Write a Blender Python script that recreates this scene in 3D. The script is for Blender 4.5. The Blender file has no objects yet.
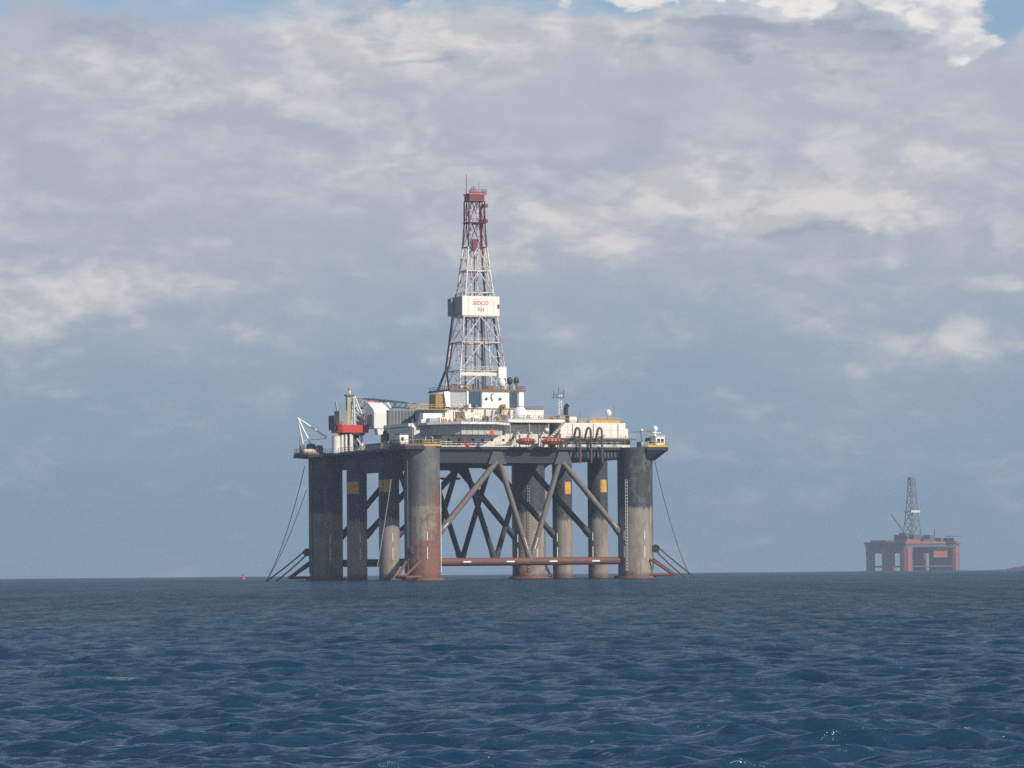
import bpy, bmesh, math, random
import numpy as np
from mathutils import Vector, Matrix
random.seed(7)
SC = bpy.context.scene
COL = SC.collection
R_EARTH2 = 1.48e7                      # twice the effective earth radius (with refraction), metres
def drop(r2): return -r2 / R_EARTH2    # how far the sea lies below the tangent plane

# ------------------------------------------------------------------ camera
FPX = 3880.0
cam = bpy.data.cameras.new('camera')
cam.sensor_width = 36.0
cam.lens = 36.0 * FPX / 1024.0
cam.clip_start = 0.5
cam.clip_end = 40000
camo = bpy.data.objects.new('camera', cam)
COL.objects.link(camo)
pitch = math.atan(187.5 / FPX)
camo.matrix_world = (Matrix.Translation((0, 0, 2.0)) @ Matrix.Rotation(math.radians(90) + pitch, 4, 'X')
                     @ Matrix.Rotation(math.radians(-0.50), 4, 'Z'))
SC.camera = camo

# ------------------------------------------------------------------ light and exposure
SUN_EL, SUN_AZ = math.radians(35), math.radians(131)      # azimuth clockwise from +Y: behind the camera, to the right
SUN_DIR = Vector((math.sin(SUN_AZ) * math.cos(SUN_EL), math.cos(SUN_AZ) * math.cos(SUN_EL), math.sin(SUN_EL)))
sun = bpy.data.lights.new('sun', 'SUN')
sun.energy = 5.0
sun.angle = math.radians(0.5)
sun.color = (1.0, 0.91, 0.78)
suno = bpy.data.objects.new('sun', sun)
COL.objects.link(suno)
suno.rotation_euler = (-SUN_DIR).to_track_quat('-Z', 'Y').to_euler()
SC.view_settings.view_transform = 'Standard'
SC.view_settings.look = 'None'
SC.view_settings.exposure = 0.0
SC.view_settings.gamma = 1.0
SC.render.engine = 'CYCLES'
SC.cycles.use_denoising = False
SC.cycles.max_bounces = 6
SC.cycles.sample_clamp_direct = 6.0
SC.cycles.sample_clamp_indirect = 4.0
SC.cycles.volume_bounces = 1

# ------------------------------------------------------------------ node helpers
class NT:
    def __init__(s, nt): s.nt = nt
    def new(s, t, **kw):
        n = s.nt.nodes.new(t)
        for k, v in kw.items(): setattr(n, k, v)
        return n
    def put(s, sock, v):
        if hasattr(v, 'is_output') or isinstance(v, bpy.types.NodeSocket): s.nt.links.new(v, sock)
        elif v is not None: sock.default_value = v
    def m(s, op, a, b=None, c=None, clamp=False):
        n = s.new('ShaderNodeMath', operation=op, use_clamp=clamp)
        s.put(n.inputs[0], a)
        if b is not None: s.put(n.inputs[1], b)
        if c is not None: s.put(n.inputs[2], c)
        return n.outputs[0]
    def v(s, op, a, b=None):
        n = s.new('ShaderNodeVectorMath', operation=op)
        s.put(n.inputs[0], a)
        if b is not None: s.put(n.inputs[1], b)
        return n.outputs['Value'] if op in ('LENGTH', 'DOT_PRODUCT') else n.outputs[0]
    def mix(s, f, a, b, blend='MIX'):
        n = s.new('ShaderNodeMix', data_type='RGBA', blend_type=blend)
        n.clamp_factor = True
        s.put(n.inputs[0], f)
        s.put(n.inputs[6], rgba(a)); s.put(n.inputs[7], rgba(b))
        return n.outputs[2]
    def noise(s, vec, scale=1.0, detail=4.0, rough=0.55, dist=0.0):
        n = s.new('ShaderNodeTexNoise')
        s.put(n.inputs['Vector'], vec)
        n.inputs['Scale'].default_value = scale
        n.inputs['Detail'].default_value = detail
        n.inputs['Roughness'].default_value = rough
        n.inputs['Distortion'].default_value = dist
        return n.outputs['Fac']
    def step(s, x, a, b):                       # smooth step of x between a and b
        n = s.new('ShaderNodeMapRange', interpolation_type='SMOOTHSTEP')
        s.put(n.inputs[0], x)
        n.inputs[1].default_value = a; n.inputs[2].default_value = b
        n.inputs[3].default_value = 0; n.inputs[4].default_value = 1
        return n.outputs[0]
def rgba(c):
    return (c[0], c[1], c[2], 1.0) if isinstance(c, (tuple, list)) and len(c) == 3 else c

# ------------------------------------------------------------------ sky: hazy blue with layered cloud
def build_sky():
    w = bpy.data.worlds.new('World')
    SC.world = w
    w.use_nodes = True
    w.node_tree.nodes.clear()
    n = NT(w.node_tree)
    sky = n.new('ShaderNodeTexSky', sky_type='NISHITA', sun_disc=False)
    sky.sun_elevation = SUN_EL
    sky.sun_rotation = SUN_AZ
    sky.dust_density = .6
    sky.ozone_density = 3.0
    bg0 = n.v('MULTIPLY', sky.outputs[0], (0.10, 0.10, 0.10))
    d = n.new('ShaderNodeTexCoord').outputs['Generated']
    sep = n.new('ShaderNodeSeparateXYZ'); n.put(sep.inputs[0], d)
    az = n.m('ARCTAN2', sep.outputs[0], sep.outputs[1])
    el = sep.outputs[2]
    st = n.v('MULTIPLY', d, (1, 1, 2.6))
    warp = n.noise(st, 42, 6, .52)
    warp2 = n.noise(n.v('ADD', st, (7, 3, 1)), 42, 6, .52)
    azw = n.m('ADD', az, n.m('MULTIPLY', n.m('SUBTRACT', warp, .5), .055))
    elw = n.m('ADD', el, n.m('MULTIPLY', n.m('SUBTRACT', warp2, .5), .026))
    w3 = n.noise(n.v('MULTIPLY', d, (1, 1, 1.5)), 85, 3, .5); w4 = n.noise(n.v('ADD', n.v('MULTIPLY', d, (1, 1, 1.5)), (5, 9, 2)), 85, 3, .5)
    az2 = n.m('ADD', az, n.m('MULTIPLY', n.m('SUBTRACT', w3, .5), .016)); el2 = n.m('ADD', el, n.m('MULTIPLY', n.m('SUBTRACT', w4, .5), .014))
    def blobs(lst, azw=azw, elw=elw):
        tot = None
        for (x, y, wx, wy, a) in lst:
            ca = (x - 512) / FPX; ce = (571.5 - 0.0088 * (x - 512) - y) / FPX
            u = n.m('MULTIPLY', n.m('SUBTRACT', azw, ca), FPX / wx)
            v = n.m('MULTIPLY', n.m('SUBTRACT', elw, ce), FPX / wy)
            r = n.m('ADD', n.m('MULTIPLY', u, u), n.m('MULTIPLY', v, v))
            g = n.m('MULTIPLY', n.m('EXPONENT', n.m('MULTIPLY', r, -1)), a)
            tot = g if tot is None else n.m('ADD', tot, g)
        return tot
    soft = n.noise(st, 15, 6, .55, .3)
    fine = n.noise(n.v('ADD', st, (3.1, 1.7, 9.2)), 46, 7, .6, .2)
    mid = n.noise(n.v('ADD', st, (11.1, 5.7, 2.2)), 24, 6, .58, .4)
    # billowed cloud relief, read twice so that the sunward side of each billow is lighter
    bz = n.v('MULTIPLY', d, (1, 1, 1.9))
    wob = n.new('ShaderNodeTexNoise'); n.put(wob.inputs['Vector'], bz); wob.inputs['Scale'].default_value = 60; wob.inputs['Detail'].default_value = 3
    bz = n.v('ADD', bz, n.v('MULTIPLY', n.v('SUBTRACT', wob.outputs['Color'], (.5, .5, .5)), (.012, .012, .012)))
    def billow(p):
        tot = None
        for sc, wt, o in ((30, .52, 0), (66, .28, 5), (150, .14, 11), (330, .07, 17)):
            q = n.noise(n.v('ADD', p, (o * .37, o * .21, o * .13)), sc, 1.5, .5)
            q = n.m('MULTIPLY', n.m('ABSOLUTE', n.m('SUBTRACT', q, .5)), wt * 4)
            tot = q if tot is None else n.m('ADD', tot, q)
        return tot
    D = billow(bz)
    lit = n.m('SUBTRACT', D, billow(n.v('ADD', bz, (.0045, -.002, .0065))))
    lit = n.step(lit, -.30, .30)                       # 0 shaded, 1 facing the light
    # layered overcast: blue grey low down, paler higher up
    t = n.m('ADD', n.step(el, .02, .125), n.m('MULTIPLY', n.m('SUBTRACT', soft, .5), .8))
    veil = n.mix(t, (.265, .37, .48), (.50, .52, .595))
    veil = n.mix(n.m('MULTIPLY', n.step(mid, .46, .76), .55), veil, n.mix(.45, veil, (.27, .345, .45)))
    relief = n.m('MULTIPLY', n.step(el, .035, .11), n.step(soft, .30, .62))
    veil = n.mix(n.m('MULTIPLY', relief, .34), veil, n.mix(lit, (.37, .42, .51), (.60, .60, .635)))
    banks = blobs([(740, 200, 150, 26, .62), (560, 232, 70, 26, .55), (870, 208, 60, 22, .35),
                   (90, 290, 120, 34, .50), (20, 330, 60, 40, .25), (380, 160, 60, 18, .30), (980, 282, 80, 16, .5),
                   (940, 345, 110, 22, .32), (725, 392, 26, 12, .26), (240, 340, 20, 10, .26),
                   (520, 22, 260, 40, .72), (330, 25, 90, 34, .5), (740, 10, 130, 26, .75), (640, 190, 330, 34, .22), (60, 70, 70, 14, .3), (120, 105, 120, 14, .25), (980, 150, 120, 26, .36),
                   (200, 80, 220, 14, .25), (820, 190, 110, 18, .3)])
    shade = blobs([(820, 225, 80, 14, .55), (370, 12, 30, 16, .7), (420, 55, 46, 10, .5), (110, 40, 70, 30, .55),
                   (560, 35, 60, 12, .35), (730, 42, 100, 16, .85), (865, 44, 50, 26, .8), (600, 190, 50, 18, .45), (160, 120, 160, 12, .3)])
    tex = n.m('MULTIPLY', n.m('SUBTRACT', fine, .5), 1.1)
    bm = n.m('ADD', n.m('ADD', banks, n.m('MULTIPLY', n.m('SUBTRACT', soft, .5), .5)), n.m('ADD', n.m('MULTIPLY', tex, .45), n.m('MULTIPLY', n.m('SUBTRACT', D, .42), .5)))
    veil = n.mix(n.m('MULTIPLY', n.step(bm, -.10, .62), .85), veil, n.mix(lit, (.58, .57, .585), (.78, .735, .715)))
    sm = n.m('ADD', shade, n.m('MULTIPLY', tex, .5))
    veil = n.mix(n.m('MULTIPLY', n.step(sm, .14, .66), .70), veil, n.mix(lit, (.29, .35, .46), (.38, .43, .52)))
    # cumulus heads and open blue above
    heads = blobs([(952, 16, 46, 36, 1.15), (985, 48, 44, 12, .6), (838, 0, 62, 20, 1.05), (705, -2, 60, 20, .95), (610, 2, 60, 14, .6)], az2, el2)
    hm = n.m('ADD', heads, n.m('MULTIPLY', n.m('SUBTRACT', D, .42), 1.25))
    hs = n.m('MULTIPLY', n.step(hm, .20, .62), n.step(heads, .10, .34))
    above = n.noise(n.v('ADD', n.v('MULTIPLY', d, (1, 1, 1.7)), (1.3, 8.2, 4.4)), 5.5, 7, .58, .4)
    cover = n.m('ADD', n.m('SUBTRACT', 1.0, n.step(n.m('ADD', elw, n.m('MULTIPLY', tex, .012)), .138, .152)),
                n.step(above, .53, .68))
    cover = n.m('MINIMUM', cover, 1.0)
    holes = blobs([(1016, 16, 24, 34, 1.5), (772, 0, 20, 9, 1.1), (912, 2, 16, 9, 1.2), (425, -1, 44, 7, .8), (545, -2, 12, 6, .7)], az2, el2)
    cover = n.m('SUBTRACT', cover, n.step(n.m('ADD', holes, n.m('MULTIPLY', tex, .5)), .25, .75), clamp=True)
    veil = n.mix(n.m('MULTIPLY', hs, .92), veil, n.mix(lit, (.58, .60, .65), (.90, .86, .83)))
    hi = n.step(el, .14, .22)
    veil = n.mix(hi, veil, n.mix(n.step(above, .55, .75), (.46, .51, .58), (.74, .72, .72)))
    cover = n.m('MAXIMUM', cover, hs)
    col = n.mix(cover, bg0, veil)
    low = n.step(el, -.02, .0)
    col = n.mix(low, (.10, .14, .19), col)
    bg = n.new('ShaderNodeBackground'); n.put(bg.inputs[0], col); bg.inputs[1].default_value = 1.0
    out = n.new('ShaderNodeOutputWorld'); n.nt.links.new(bg.outputs[0], out.inputs[0])
build_sky()

# ------------------------------------------------------------------ materials
MATS = {}
def base_mat(name):
    m = bpy.data.materials.new(name)
    m.use_nodes = True
    b = m.node_tree.nodes['Principled BSDF']
    return m, NT(m.node_tree), b
def paint(name, c, rough=.55, grime=.35, rust=.0, rustc=(.17, .065, .035), metal=0.0):
    m, n, b = base_mat(name)
    pos = n.new('ShaderNodeNewGeometry').outputs['Position']
    big = n.noise(pos, .45, 5, .6)
    fin = n.noise(n.v('ADD', pos, (13, 5, 7)), 2.2, 4, .6)
    streak = n.noise(n.v('MULTIPLY', pos, (1.4, 1.4, .10)), 1.0, 5, .65)
    dark = tuple(x * .45 for x in c)
    col = n.mix(n.m('MULTIPLY', n.step(n.m('ADD', n.m('MULTIPLY', big, .5), n.m('MULTIPLY', fin, .5)), .42, .72), grime), c, dark)
    if rust > 0:
        lo = .72 - rust * .4
        col = n.mix(n.m('MULTIPLY', n.step(n.m('ADD', n.m('MULTIPLY', streak, .65), n.m('MULTIPLY', fin, .35)), lo, lo + .16), .85), col, rustc)
    n.put(b.inputs['Base Color'], col)
    b.inputs['Roughness'].default_value = rough
    b.inputs['Metallic'].default_value = metal
    MATS[name] = m
    return m
def column_mat(name, top, low, z_line, rust, wav=1.6, side=lambda n, x: 0.0):
    m, n, b = base_mat(name)
    pos = n.new('ShaderNodeNewGeometry').outputs['Position']
    sep = n.new('ShaderNodeSeparateXYZ'); n.put(sep.inputs[0], pos)
    z = sep.outputs[2]
    big = n.noise(pos, .22, 6, .62)
    streak = n.noise(n.v('MULTIPLY', pos, (1.1, 1.1, .055)), 1.0, 6, .65)
    fin = n.noise(pos, 1.7, 5, .65)
    zz = n.m('ADD', z, n.m('MULTIPLY', n.m('SUBTRACT', streak, .5), wav * 3))
    col = n.mix(n.step(zz, z_line - .5, z_line + .5), low, top)
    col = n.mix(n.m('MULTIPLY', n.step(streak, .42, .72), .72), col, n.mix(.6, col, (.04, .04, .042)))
    col = n.mix(n.m('MULTIPLY', n.step(fin, .48, .72), .42), col, n.mix(.6, col, (.27, .24, .20)))
    blot = n.noise(n.v('ADD', n.v('MULTIPLY', pos, (1, 1, .6)), (40, 3, 9)), .38, 5, .62)
    col = n.mix(n.m('MULTIPLY', n.step(blot, .50, .66), .55), col, n.mix(.62, col, (.05, .045, .04)))
    col = n.mix(n.m('MULTIPLY', n.m('SUBTRACT', 1.0, n.step(blot, .34, .48)), .40), col, n.mix(.35, col, (.40, .37, .32)))
    rr = n.m('ADD', n.m('MULTIPLY', big, .75), n.m('ADD', n.m('MULTIPLY', streak, .35), n.m('MULTIPLY', fin, .25)))
    rr = n.m('ADD', n.m('SUBTRACT', rr, n.m('MULTIPLY', z, .016)), side(n, sep.outputs[0]))
    col = n.mix(n.m('MULTIPLY', n.step(rr, .69 - rust, .84 - rust), .88), col, n.mix(n.step(fin, .35, .65), (.22, .075, .045), (.12, .055, .04)))
    tide = n.m('SUBTRACT', 1.0, n.step(n.m('ADD', z, n.m('MULTIPLY', big, 2.0)), 1.4, 3.0))
    col = n.mix(n.m('MULTIPLY', tide, .7), col, (.045, .035, .03))
    n.put(b.inputs['Base Color'], col)
    b.inputs['Roughness'].default_value = .7
    bp = n.new('ShaderNodeBump'); bp.inputs['Strength'].default_value = .25; bp.inputs['Distance'].default_value = .05
    n.put(bp.inputs['Height'], fin); n.put(b.inputs['Normal'], bp.outputs[0])
    MATS[name] = m
paint('white', (.76, .735, .67), .5, .30, .30)
paint('clean_white', (.80, .79, .76), .4, .12)
paint('cream', (.73, .69, .60), .55, .45, .45)
paint('grey', (.24, .25, .25), .6, .4, .3)
paint('pale_grey', (.36, .37, .37), .6, .35, .25)
paint('skirt', (.46, .44, .40), .6, .4, .3)
paint('hull', (.009, .013, .021), .6, .35, .22)
paint('hull_pale', (.06, .066, .070), .6, .4, .3)
paint('brace', (.155, .135, .118), .65, .4, .55)  # front truss, its sunlit tone put into the colour
paint('brace_dark', (.032, .036, .042), .65, .4, .35)  # darker copy for the inner trusses, shade below deck put into the colour
paint('rust', (.15, .064, .042), .75, .5, .35, (.10, .05, .035))
paint('red', (.55, .045, .03), .45, .3)
paint('derrick_pink', (.56, .42, .38), .55, .3, .5)
paint('derrick_red', (.15, .028, .035), .5, .35, .2)
paint('derrick_white', (.70, .66, .62), .5, .25, .62)
paint('yellow', (.58, .36, .04), .5, .35, .25)
paint('yellow_patch', (.66, .34, .035), .6, .6, .6)
paint('orange', (.44, .10, .035), .4, .25)
paint('mast', (.42, .38, .20), .6, .4, .3)
paint('blue', (.025, .065, .11), .4, .4)
paint('olive', (.27, .19, .045), .6, .4, .3)
paint('black', (.018, .019, .022), .5, .2)
paint('hose', (.10, .065, .045), .6, .3)
paint('brown', (.17, .11, .07), .65, .4, .4)
paint('steel', (.10, .105, .115), .45, .3, .2)
paint('chain', (.045, .04, .038), .7, .3, .3)
paint('faded_red', (.60, .16, .14), .6, .3)
paint('far_red', (.34, .10, .06), .6, .4, .2)
paint('far_dark_hazy', (.10, .092, .10), .6, .3)  # paled: part of the distance haze is put into this colour
paint('far_grey_hazy', (.15, .16, .18), .6, .3)  # lightened as well, haze over the far derrick mixed into the grey
paint('glass', (.02, .03, .04), .1, .0)
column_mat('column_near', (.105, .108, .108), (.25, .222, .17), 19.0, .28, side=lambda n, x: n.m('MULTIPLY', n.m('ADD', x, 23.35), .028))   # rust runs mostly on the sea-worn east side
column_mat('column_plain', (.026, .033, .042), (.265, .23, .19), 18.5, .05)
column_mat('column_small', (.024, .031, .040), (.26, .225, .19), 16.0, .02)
M = MATS

# ------------------------------------------------------------------ mesh helpers
def mesh_from(name, verts, faces, mat, smooth=None):
    me = bpy.data.meshes.new(name)
    me.from_pydata([tuple(v) for v in verts], [], faces)
    me.materials.append(mat)
    if smooth is not None:
        me.polygons.foreach_set('use_smooth', smooth)
    me.update()
    return me
class MB:                                   # collects shapes for one mesh
    def __init__(s): s.v, s.f, s.s = [], [], []
    def add(s, verts, faces, smooth=False):
        k = len(s.v); s.v += [tuple(v) for v in verts]
        s.f += [tuple(i + k for i in f) for f in faces]; s.s += [smooth] * len(faces)
    def box(s, a0, a1, b0, b1, c0, c1):
        p = [(x, y, z) for z in (c0, c1) for y in (b0, b1) for x in (a0, a1)]
        s.add(p, [(0, 2, 3, 1), (4, 5, 7, 6), (0, 1, 5, 4), (2, 6, 7, 3), (0, 4, 6, 2), (1, 3, 7, 5)])
    def tube(s, pts, r, n=8, caps=True):
        pts = [Vector(p) for p in pts]
        rs = r if isinstance(r, (list, tuple)) else [r] * len(pts)
        rings = []
        side = None
        for i, p in enumerate(pts):
            t = (pts[min(i + 1, len(pts) - 1)] - pts[max(i - 1, 0)]).normalized()
            if side is None:
                side = t.cross(Vector((0, 0, 1)))
                if side.length < 1e-3: side = Vector((1, 0, 0))
            side = (side - t * side.dot(t)).normalized()
            up = t.cross(side)
            rings.append([p + (side * math.cos(2 * math.pi * k / n) + up * math.sin(2 * math.pi * k / n)) * rs[i] for k in range(n)])
        for i in range(len(rings) - 1):
            s.add(rings[i] + rings[i + 1], [(k, (k + 1) % n, n + (k + 1) % n, n + k) for k in range(n)], True)
        if caps:
            s.add(rings[0], [tuple(range(n - 1, -1, -1))]); s.add(rings[-1], [tuple(range(n))])
    def prism(s, poly, z0, z1):             # poly: (a,b) counter-clockwise
        n = len(poly)
        s.add([(x, y, z0) for x, y in poly] + [(x, y, z1) for x, y in poly],
              [tuple(range(n - 1, -1, -1)), tuple(range(n, 2 * n))] + [(k, (k + 1) % n, n + (k + 1) % n, n + k) for k in range(n)])
    def sphere(s, c, r, n=16, z0=-1.0, z1=1.0, sc=(1, 1, 1)):
        m = n // 2
        a0, a1 = math.asin(max(-1, z0)), math.asin(min(1, z1))
        vs = []
        for j in range(m + 1):
            a = a0 + (a1 - a0) * j / m
            vs += [(c[0] + r * sc[0] * math.cos(a) * math.cos(2 * math.pi * k / n), c[1] + r * sc[1] * math.cos(a) * math.sin(2 * math.pi * k / n), c[2] + r * sc[2] * math.sin(a)) for k in range(n)]
        s.add(vs, [(j * n + k, j * n + (k + 1) % n, (j + 1) * n + (k + 1) % n, (j + 1) * n + k) for j in range(m) for k in range(n)], True)
    def hull(s, pts):
        bm = bmesh.new()
        for p in pts: bm.verts.new(p)
        bmesh.ops.convex_hull(bm, input=bm.verts)
        bm.verts.index_update()
        s.add([v.co.copy() for v in bm.verts], [[v.index for v in f.verts] for f in bm.faces])
        bm.free()
    def mesh(s, name, mat): return mesh_from(name, s.v, s.f, mat, s.s)

UNIT = {}
def unit_bar(mat, n=8):
    k = (mat.name, n)
    if k not in UNIT:
        b = MB(); b.tube([(0, 0, 0), (0, 0, 1)], 1.0, n); UNIT[k] = b.mesh('bar', mat)
    return UNIT[k]
def unit_box(mat):
    k = (mat.name, 'box')
    if k not in UNIT:
        b = MB(); b.box(-.5, .5, -.5, .5, -.5, .5); UNIT[k] = b.mesh('block', mat)
    return UNIT[k]

class Thing:
    """One top-level object. Parts are given in the frame of the rig (or any frame) and stored relative to the thing's origin."""
    def __init__(s, name, label, cat, frame, origin=(0, 0, 0), group=None):
        s.o = bpy.data.objects.new(name, None)
        COL.objects.link(s.o)
        s.org = Vector(origin)
        s.o.matrix_world = frame @ Matrix.Translation(s.org)
        s.o.empty_display_size = 1
        s.o['label'] = label; s.o['category'] = cat
        if group: s.o['group'] = group
        s.back = Matrix.Translation(-s.org)
    def link(s, name, me, parent=None, mat4=None, kind=None, label=None):
        o = bpy.data.objects.new(name, me)
        COL.objects.link(o)
        mat4 = mat4 or Matrix.Identity(4)
        o.parent = parent or s.o
        if parent:
            o.matrix_parent_inverse = parent.matrix_basis.inverted()
        o.matrix_basis = s.back @ mat4
        if kind: o['kind'] = kind
        if label: o['label'] = label
        return o
    def mb(s, name, mb, mat, parent=None, **k): return s.link(name, mb.mesh(name, mat), parent, **k)
    def bar(s, name, p, q, r, mat, parent=None, n=8, **k):
        p, q = Vector(p), Vector(q); d = q - p
        rot = d.to_track_quat('Z', 'Y').to_matrix().to_4x4()
        return s.link(name, unit_bar(mat, n), parent, Matrix.Translation(p) @ rot @ Matrix.Diagonal((r, r, d.length, 1)), **k)
    def block(s, name, a0, a1, b0, b1, c0, c1, mat, parent=None, **k):
        return s.link(name, unit_box(mat), parent, Matrix.Translation(((a0 + a1) / 2, (b0 + b1) / 2, (c0 + c1) / 2)) @ Matrix.Diagonal((abs(a1 - a0), abs(b1 - b0), abs(c1 - c0), 1)), **k)
    def tube(s, name, pts, r, mat, parent=None, n=10, **k):
        b = MB(); b.tube(pts, r, n); return s.mb(name, b, mat, parent, **k)
    def ball(s, name, c, r, mat, parent=None, z0=-1., z1=1., sc=(1, 1, 1), n=20, **k):
        b = MB(); b.sphere(c, r, n, z0, z1, sc); return s.mb(name, b, mat, parent, **k)
    def rail(s, pts, h, mat, parent=None, step=1.4, r=.055, kick=.25, name='railing'):
        b = MB()
        for p, q in zip(pts[:-1], pts[1:]):
            p, q = Vector(p), Vector(q); L = (q - p).length; n = max(1, round(L / step)); up = Vector((0, 0, h))
            for i in range(n + 1):
                x = p + (q - p) * i / n; b.tube([x, x + up], r, 5)
            for f in (.55, 1.0): b.tube([p + up * f, q + up * f], r * 1.1, 5)
            if kick:
                d = (q - p).normalized(); sd = Vector((-d.y, d.x, 0)) * .03; kz = Vector((0, 0, kick))
                b.hull([p - sd, p + sd, q - sd, q + sd, p - sd + kz, p + sd + kz, q - sd + kz, q + sd + kz])
        return s.mb(name, b, mat, parent)
    def cladding(s, parent, mat, a0, a1, b, c0, c1, na, nc, side='front', t=.07, gap=.09, name='panel', skip=()):
        """separate wall panels standing proud of a wall at b (front: a along u, b = v; left: a along v, b = u)"""
        for i in range(na):
            for j in range(nc):
                if (i, j) in skip: continue
                x0 = a0 + (a1 - a0) * i / na + gap / 2; x1 = a0 + (a1 - a0) * (i + 1) / na - gap / 2
                z0 = c0 + (c1 - c0) * j / nc + gap / 2; z1 = c0 + (c1 - c0) * (j + 1) / nc - gap / 2
                e = random.uniform(-.015, .015)
                if side == 'front': s.block(name, x0, x1, b - t + e, b - .002, z0, z1, mat, parent)
                elif side == 'left': s.block(name, b - t + e, b - .002, x0, x1, z0, z1, mat, parent)

# ------------------------------------------------------------------ sea
def build_sea():
    rng = np.random.default_rng(11)
    rows = [3.0, 8.0, 14.0, 20.0, 25.0, 29.0, 32.0]
    d = 33.5
    while d < 7000:
        rows.append(d)
        d += min(.075 * (d / 42) ** 1.4, d * d / (2 * FPX) * .30) if d < 500 else d * d / (2 * FPX) * .08
    rows = np.array(rows + [7000.0])
    fine = np.linspace(-.150, .150, 541)
    coarse_r = np.array([.165, .19, .23, .3, .42, .6, .85, 1.2, 1.6, 2.0, 2.5, 3.1416])
    th = np.concatenate([-coarse_r[::-1][1:], fine, coarse_r[:-1], ])       # closed ring, wraps round
    th = np.sort(np.concatenate([th, [math.pi]]))
    RR, TT = np.meshgrid(rows, th, indexing='ij')
    X = RR * np.sin(TT); Y = RR * np.cos(TT)
    dr = np.gradient(rows)[:, None]
    dth = np.abs(np.gradient(th))[None, :] * RR
    LOST = np.zeros_like(X); TOT = 0.0
    Z = np.zeros_like(X); DX = np.zeros_like(X); DY = np.zeros_like(X)
    N = 230
    lam = np.exp(rng.uniform(math.log(.24), math.log(4.0), N))
    ang = math.radians(-97) + rng.normal(0, .43, N)
    for l, a in zip(lam, ang):
        k = 2 * math.pi / l
        slope = .047 * (1.0 if l < 1.2 else (1.2 / l) ** .98) * rng.uniform(.5, 1.4)
        A = slope / k
        ph = rng.uniform(0, 2 * math.pi)
        sp = np.maximum(dr * abs(math.sin(a)), dth * abs(math.cos(a)) + .15 * dth)
        att = np.clip((l / sp - 2.2) / 2.5, 0, 1)
        LOST += (1 - att) * slope; TOT += slope
        if att.max() <= 0: continue
        # slow grouping of the waves
        gk = k * .13
        grp = .75 + .45 * np.sin(gk * (math.cos(a + .5) * X + math.sin(a + .5) * Y) + ph * 3)
        arg = k * (math.cos(a) * X + math.sin(a) * Y) + ph
        s_, c_ = np.sin(arg), np.cos(arg)
        Z += att * A * grp * c_
        DX -= att * A * .55 * math.cos(a) * s_ * grp
        DY -= att * A * .55 * math.sin(a) * s_ * grp
    H = Z.copy()
    X2, Y2, Z2 = X + DX, Y + DY, Z + drop(X * X + Y * Y)
    nr, nt = X.shape
    co = np.stack([X2, Y2, Z2], -1).reshape(-1, 3)
    co = np.concatenate([co, [[0, 0, 0]]])
    i = np.arange(nr - 1)[:, None] * nt; j = np.arange(nt)[None, :]; j2 = (j + 1) % nt
    quads = np.stack([i + j, i + nt + j, i + nt + j2, i + j2], -1).reshape(-1, 4)
    c = len(co) - 1
    tris = np.stack([np.full(nt, c), np.arange(nt), (np.arange(nt) + 1) % nt], -1)
    me = bpy.data.meshes.new('sea')
    nq, ntri = len(quads), len(tris)
    me.vertices.add(len(co)); me.vertices.foreach_set('co', co.ravel())
    me.loops.add(nq * 4 + ntri * 3)
    me.loops.foreach_set('vertex_index', np.concatenate([quads[:, ::-1].ravel(), tris[:, ::-1].ravel()]).astype(np.int32))
    me.polygons.add(nq + ntri)
    me.polygons.foreach_set('loop_start', np.concatenate([np.arange(nq) * 4, nq * 4 + np.arange(ntri) * 3]).astype(np.int32))
    me.polygons.foreach_set('use_smooth', np.ones(nq + ntri, bool))
    at = me.attributes.new('crest', 'FLOAT', 'POINT')
    at.data.foreach_set('value', np.concatenate([H.ravel(), [0]]).astype(np.float32))
    at = me.attributes.new('fine_chop', 'FLOAT', 'POINT')     # share of the chop too fine for the mesh
    at.data.foreach_set('value', np.concatenate([(LOST / TOT).ravel(), [0]]).astype(np.float32))
    me.update(calc_edges=True)
    m, n, b = base_mat('sea_water')
    pos = n.new('ShaderNodeNewGeometry').outputs['Position']
    def wav(scale, sx, det, off, dist=.4):
        return n.noise(n.v('ADD', n.v('MULTIPLY', pos, (sx, 1, 1)), off), scale, det, .6, dist)
    h = n.m('ADD', n.m('MULTIPLY', wav(.33, .40, 2, (0, 0, 0)), 1.0),
            n.m('ADD', n.m('MULTIPLY', wav(1.1, .42, 4, (31, 7, 0)), .62), n.m('MULTIPLY', wav(4.5, .5, 5, (5, 17, 0)), .20)))
    bp = n.new('ShaderNodeBump'); bp.inputs['Strength'].default_value = .8; bp.inputs['Distance'].default_value = .55
    n.put(bp.inputs['Height'], h)
    gust = None                                     # wind patches as mirror-strength streaks, standing in for crests too fine to mesh
    for (sx, sy, off, wt) in ((1.5, .17, (13, 2, 0), .40), (.45, .05, (3, 8, 0), .30), (.11, .011, (55, 1, 0), .18), (.02, .0022, (9, 77, 0), .12)):
        g = n.m('MULTIPLY', n.noise(n.v('ADD', n.v('MULTIPLY', pos, (sx, sy, 0)), off), 1.0, 5, .65, .3), wt)
        gust = g if gust is None else n.m('ADD', gust, g)
    gust = n.step(gust, .40, .61)
    patch = n.noise(n.v('MULTIPLY', pos, (.35, .22, 1)), .12, 4, .6)
    body = n.mix(n.step(patch, .3, .7), (.008, .034, .066), (.012, .044, .074))
    cr = n.new('ShaderNodeAttribute', attribute_name='crest').outputs['Fac']
    spec = n.noise(n.v('MULTIPLY', pos, (.6, 1, 1)), 5.5, 5, .7)
    area = n.noise(n.v('ADD', n.v('MULTIPLY', pos, (.7, 1, 1)), (90, 40, 3)), .30, 3, .6)
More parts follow.
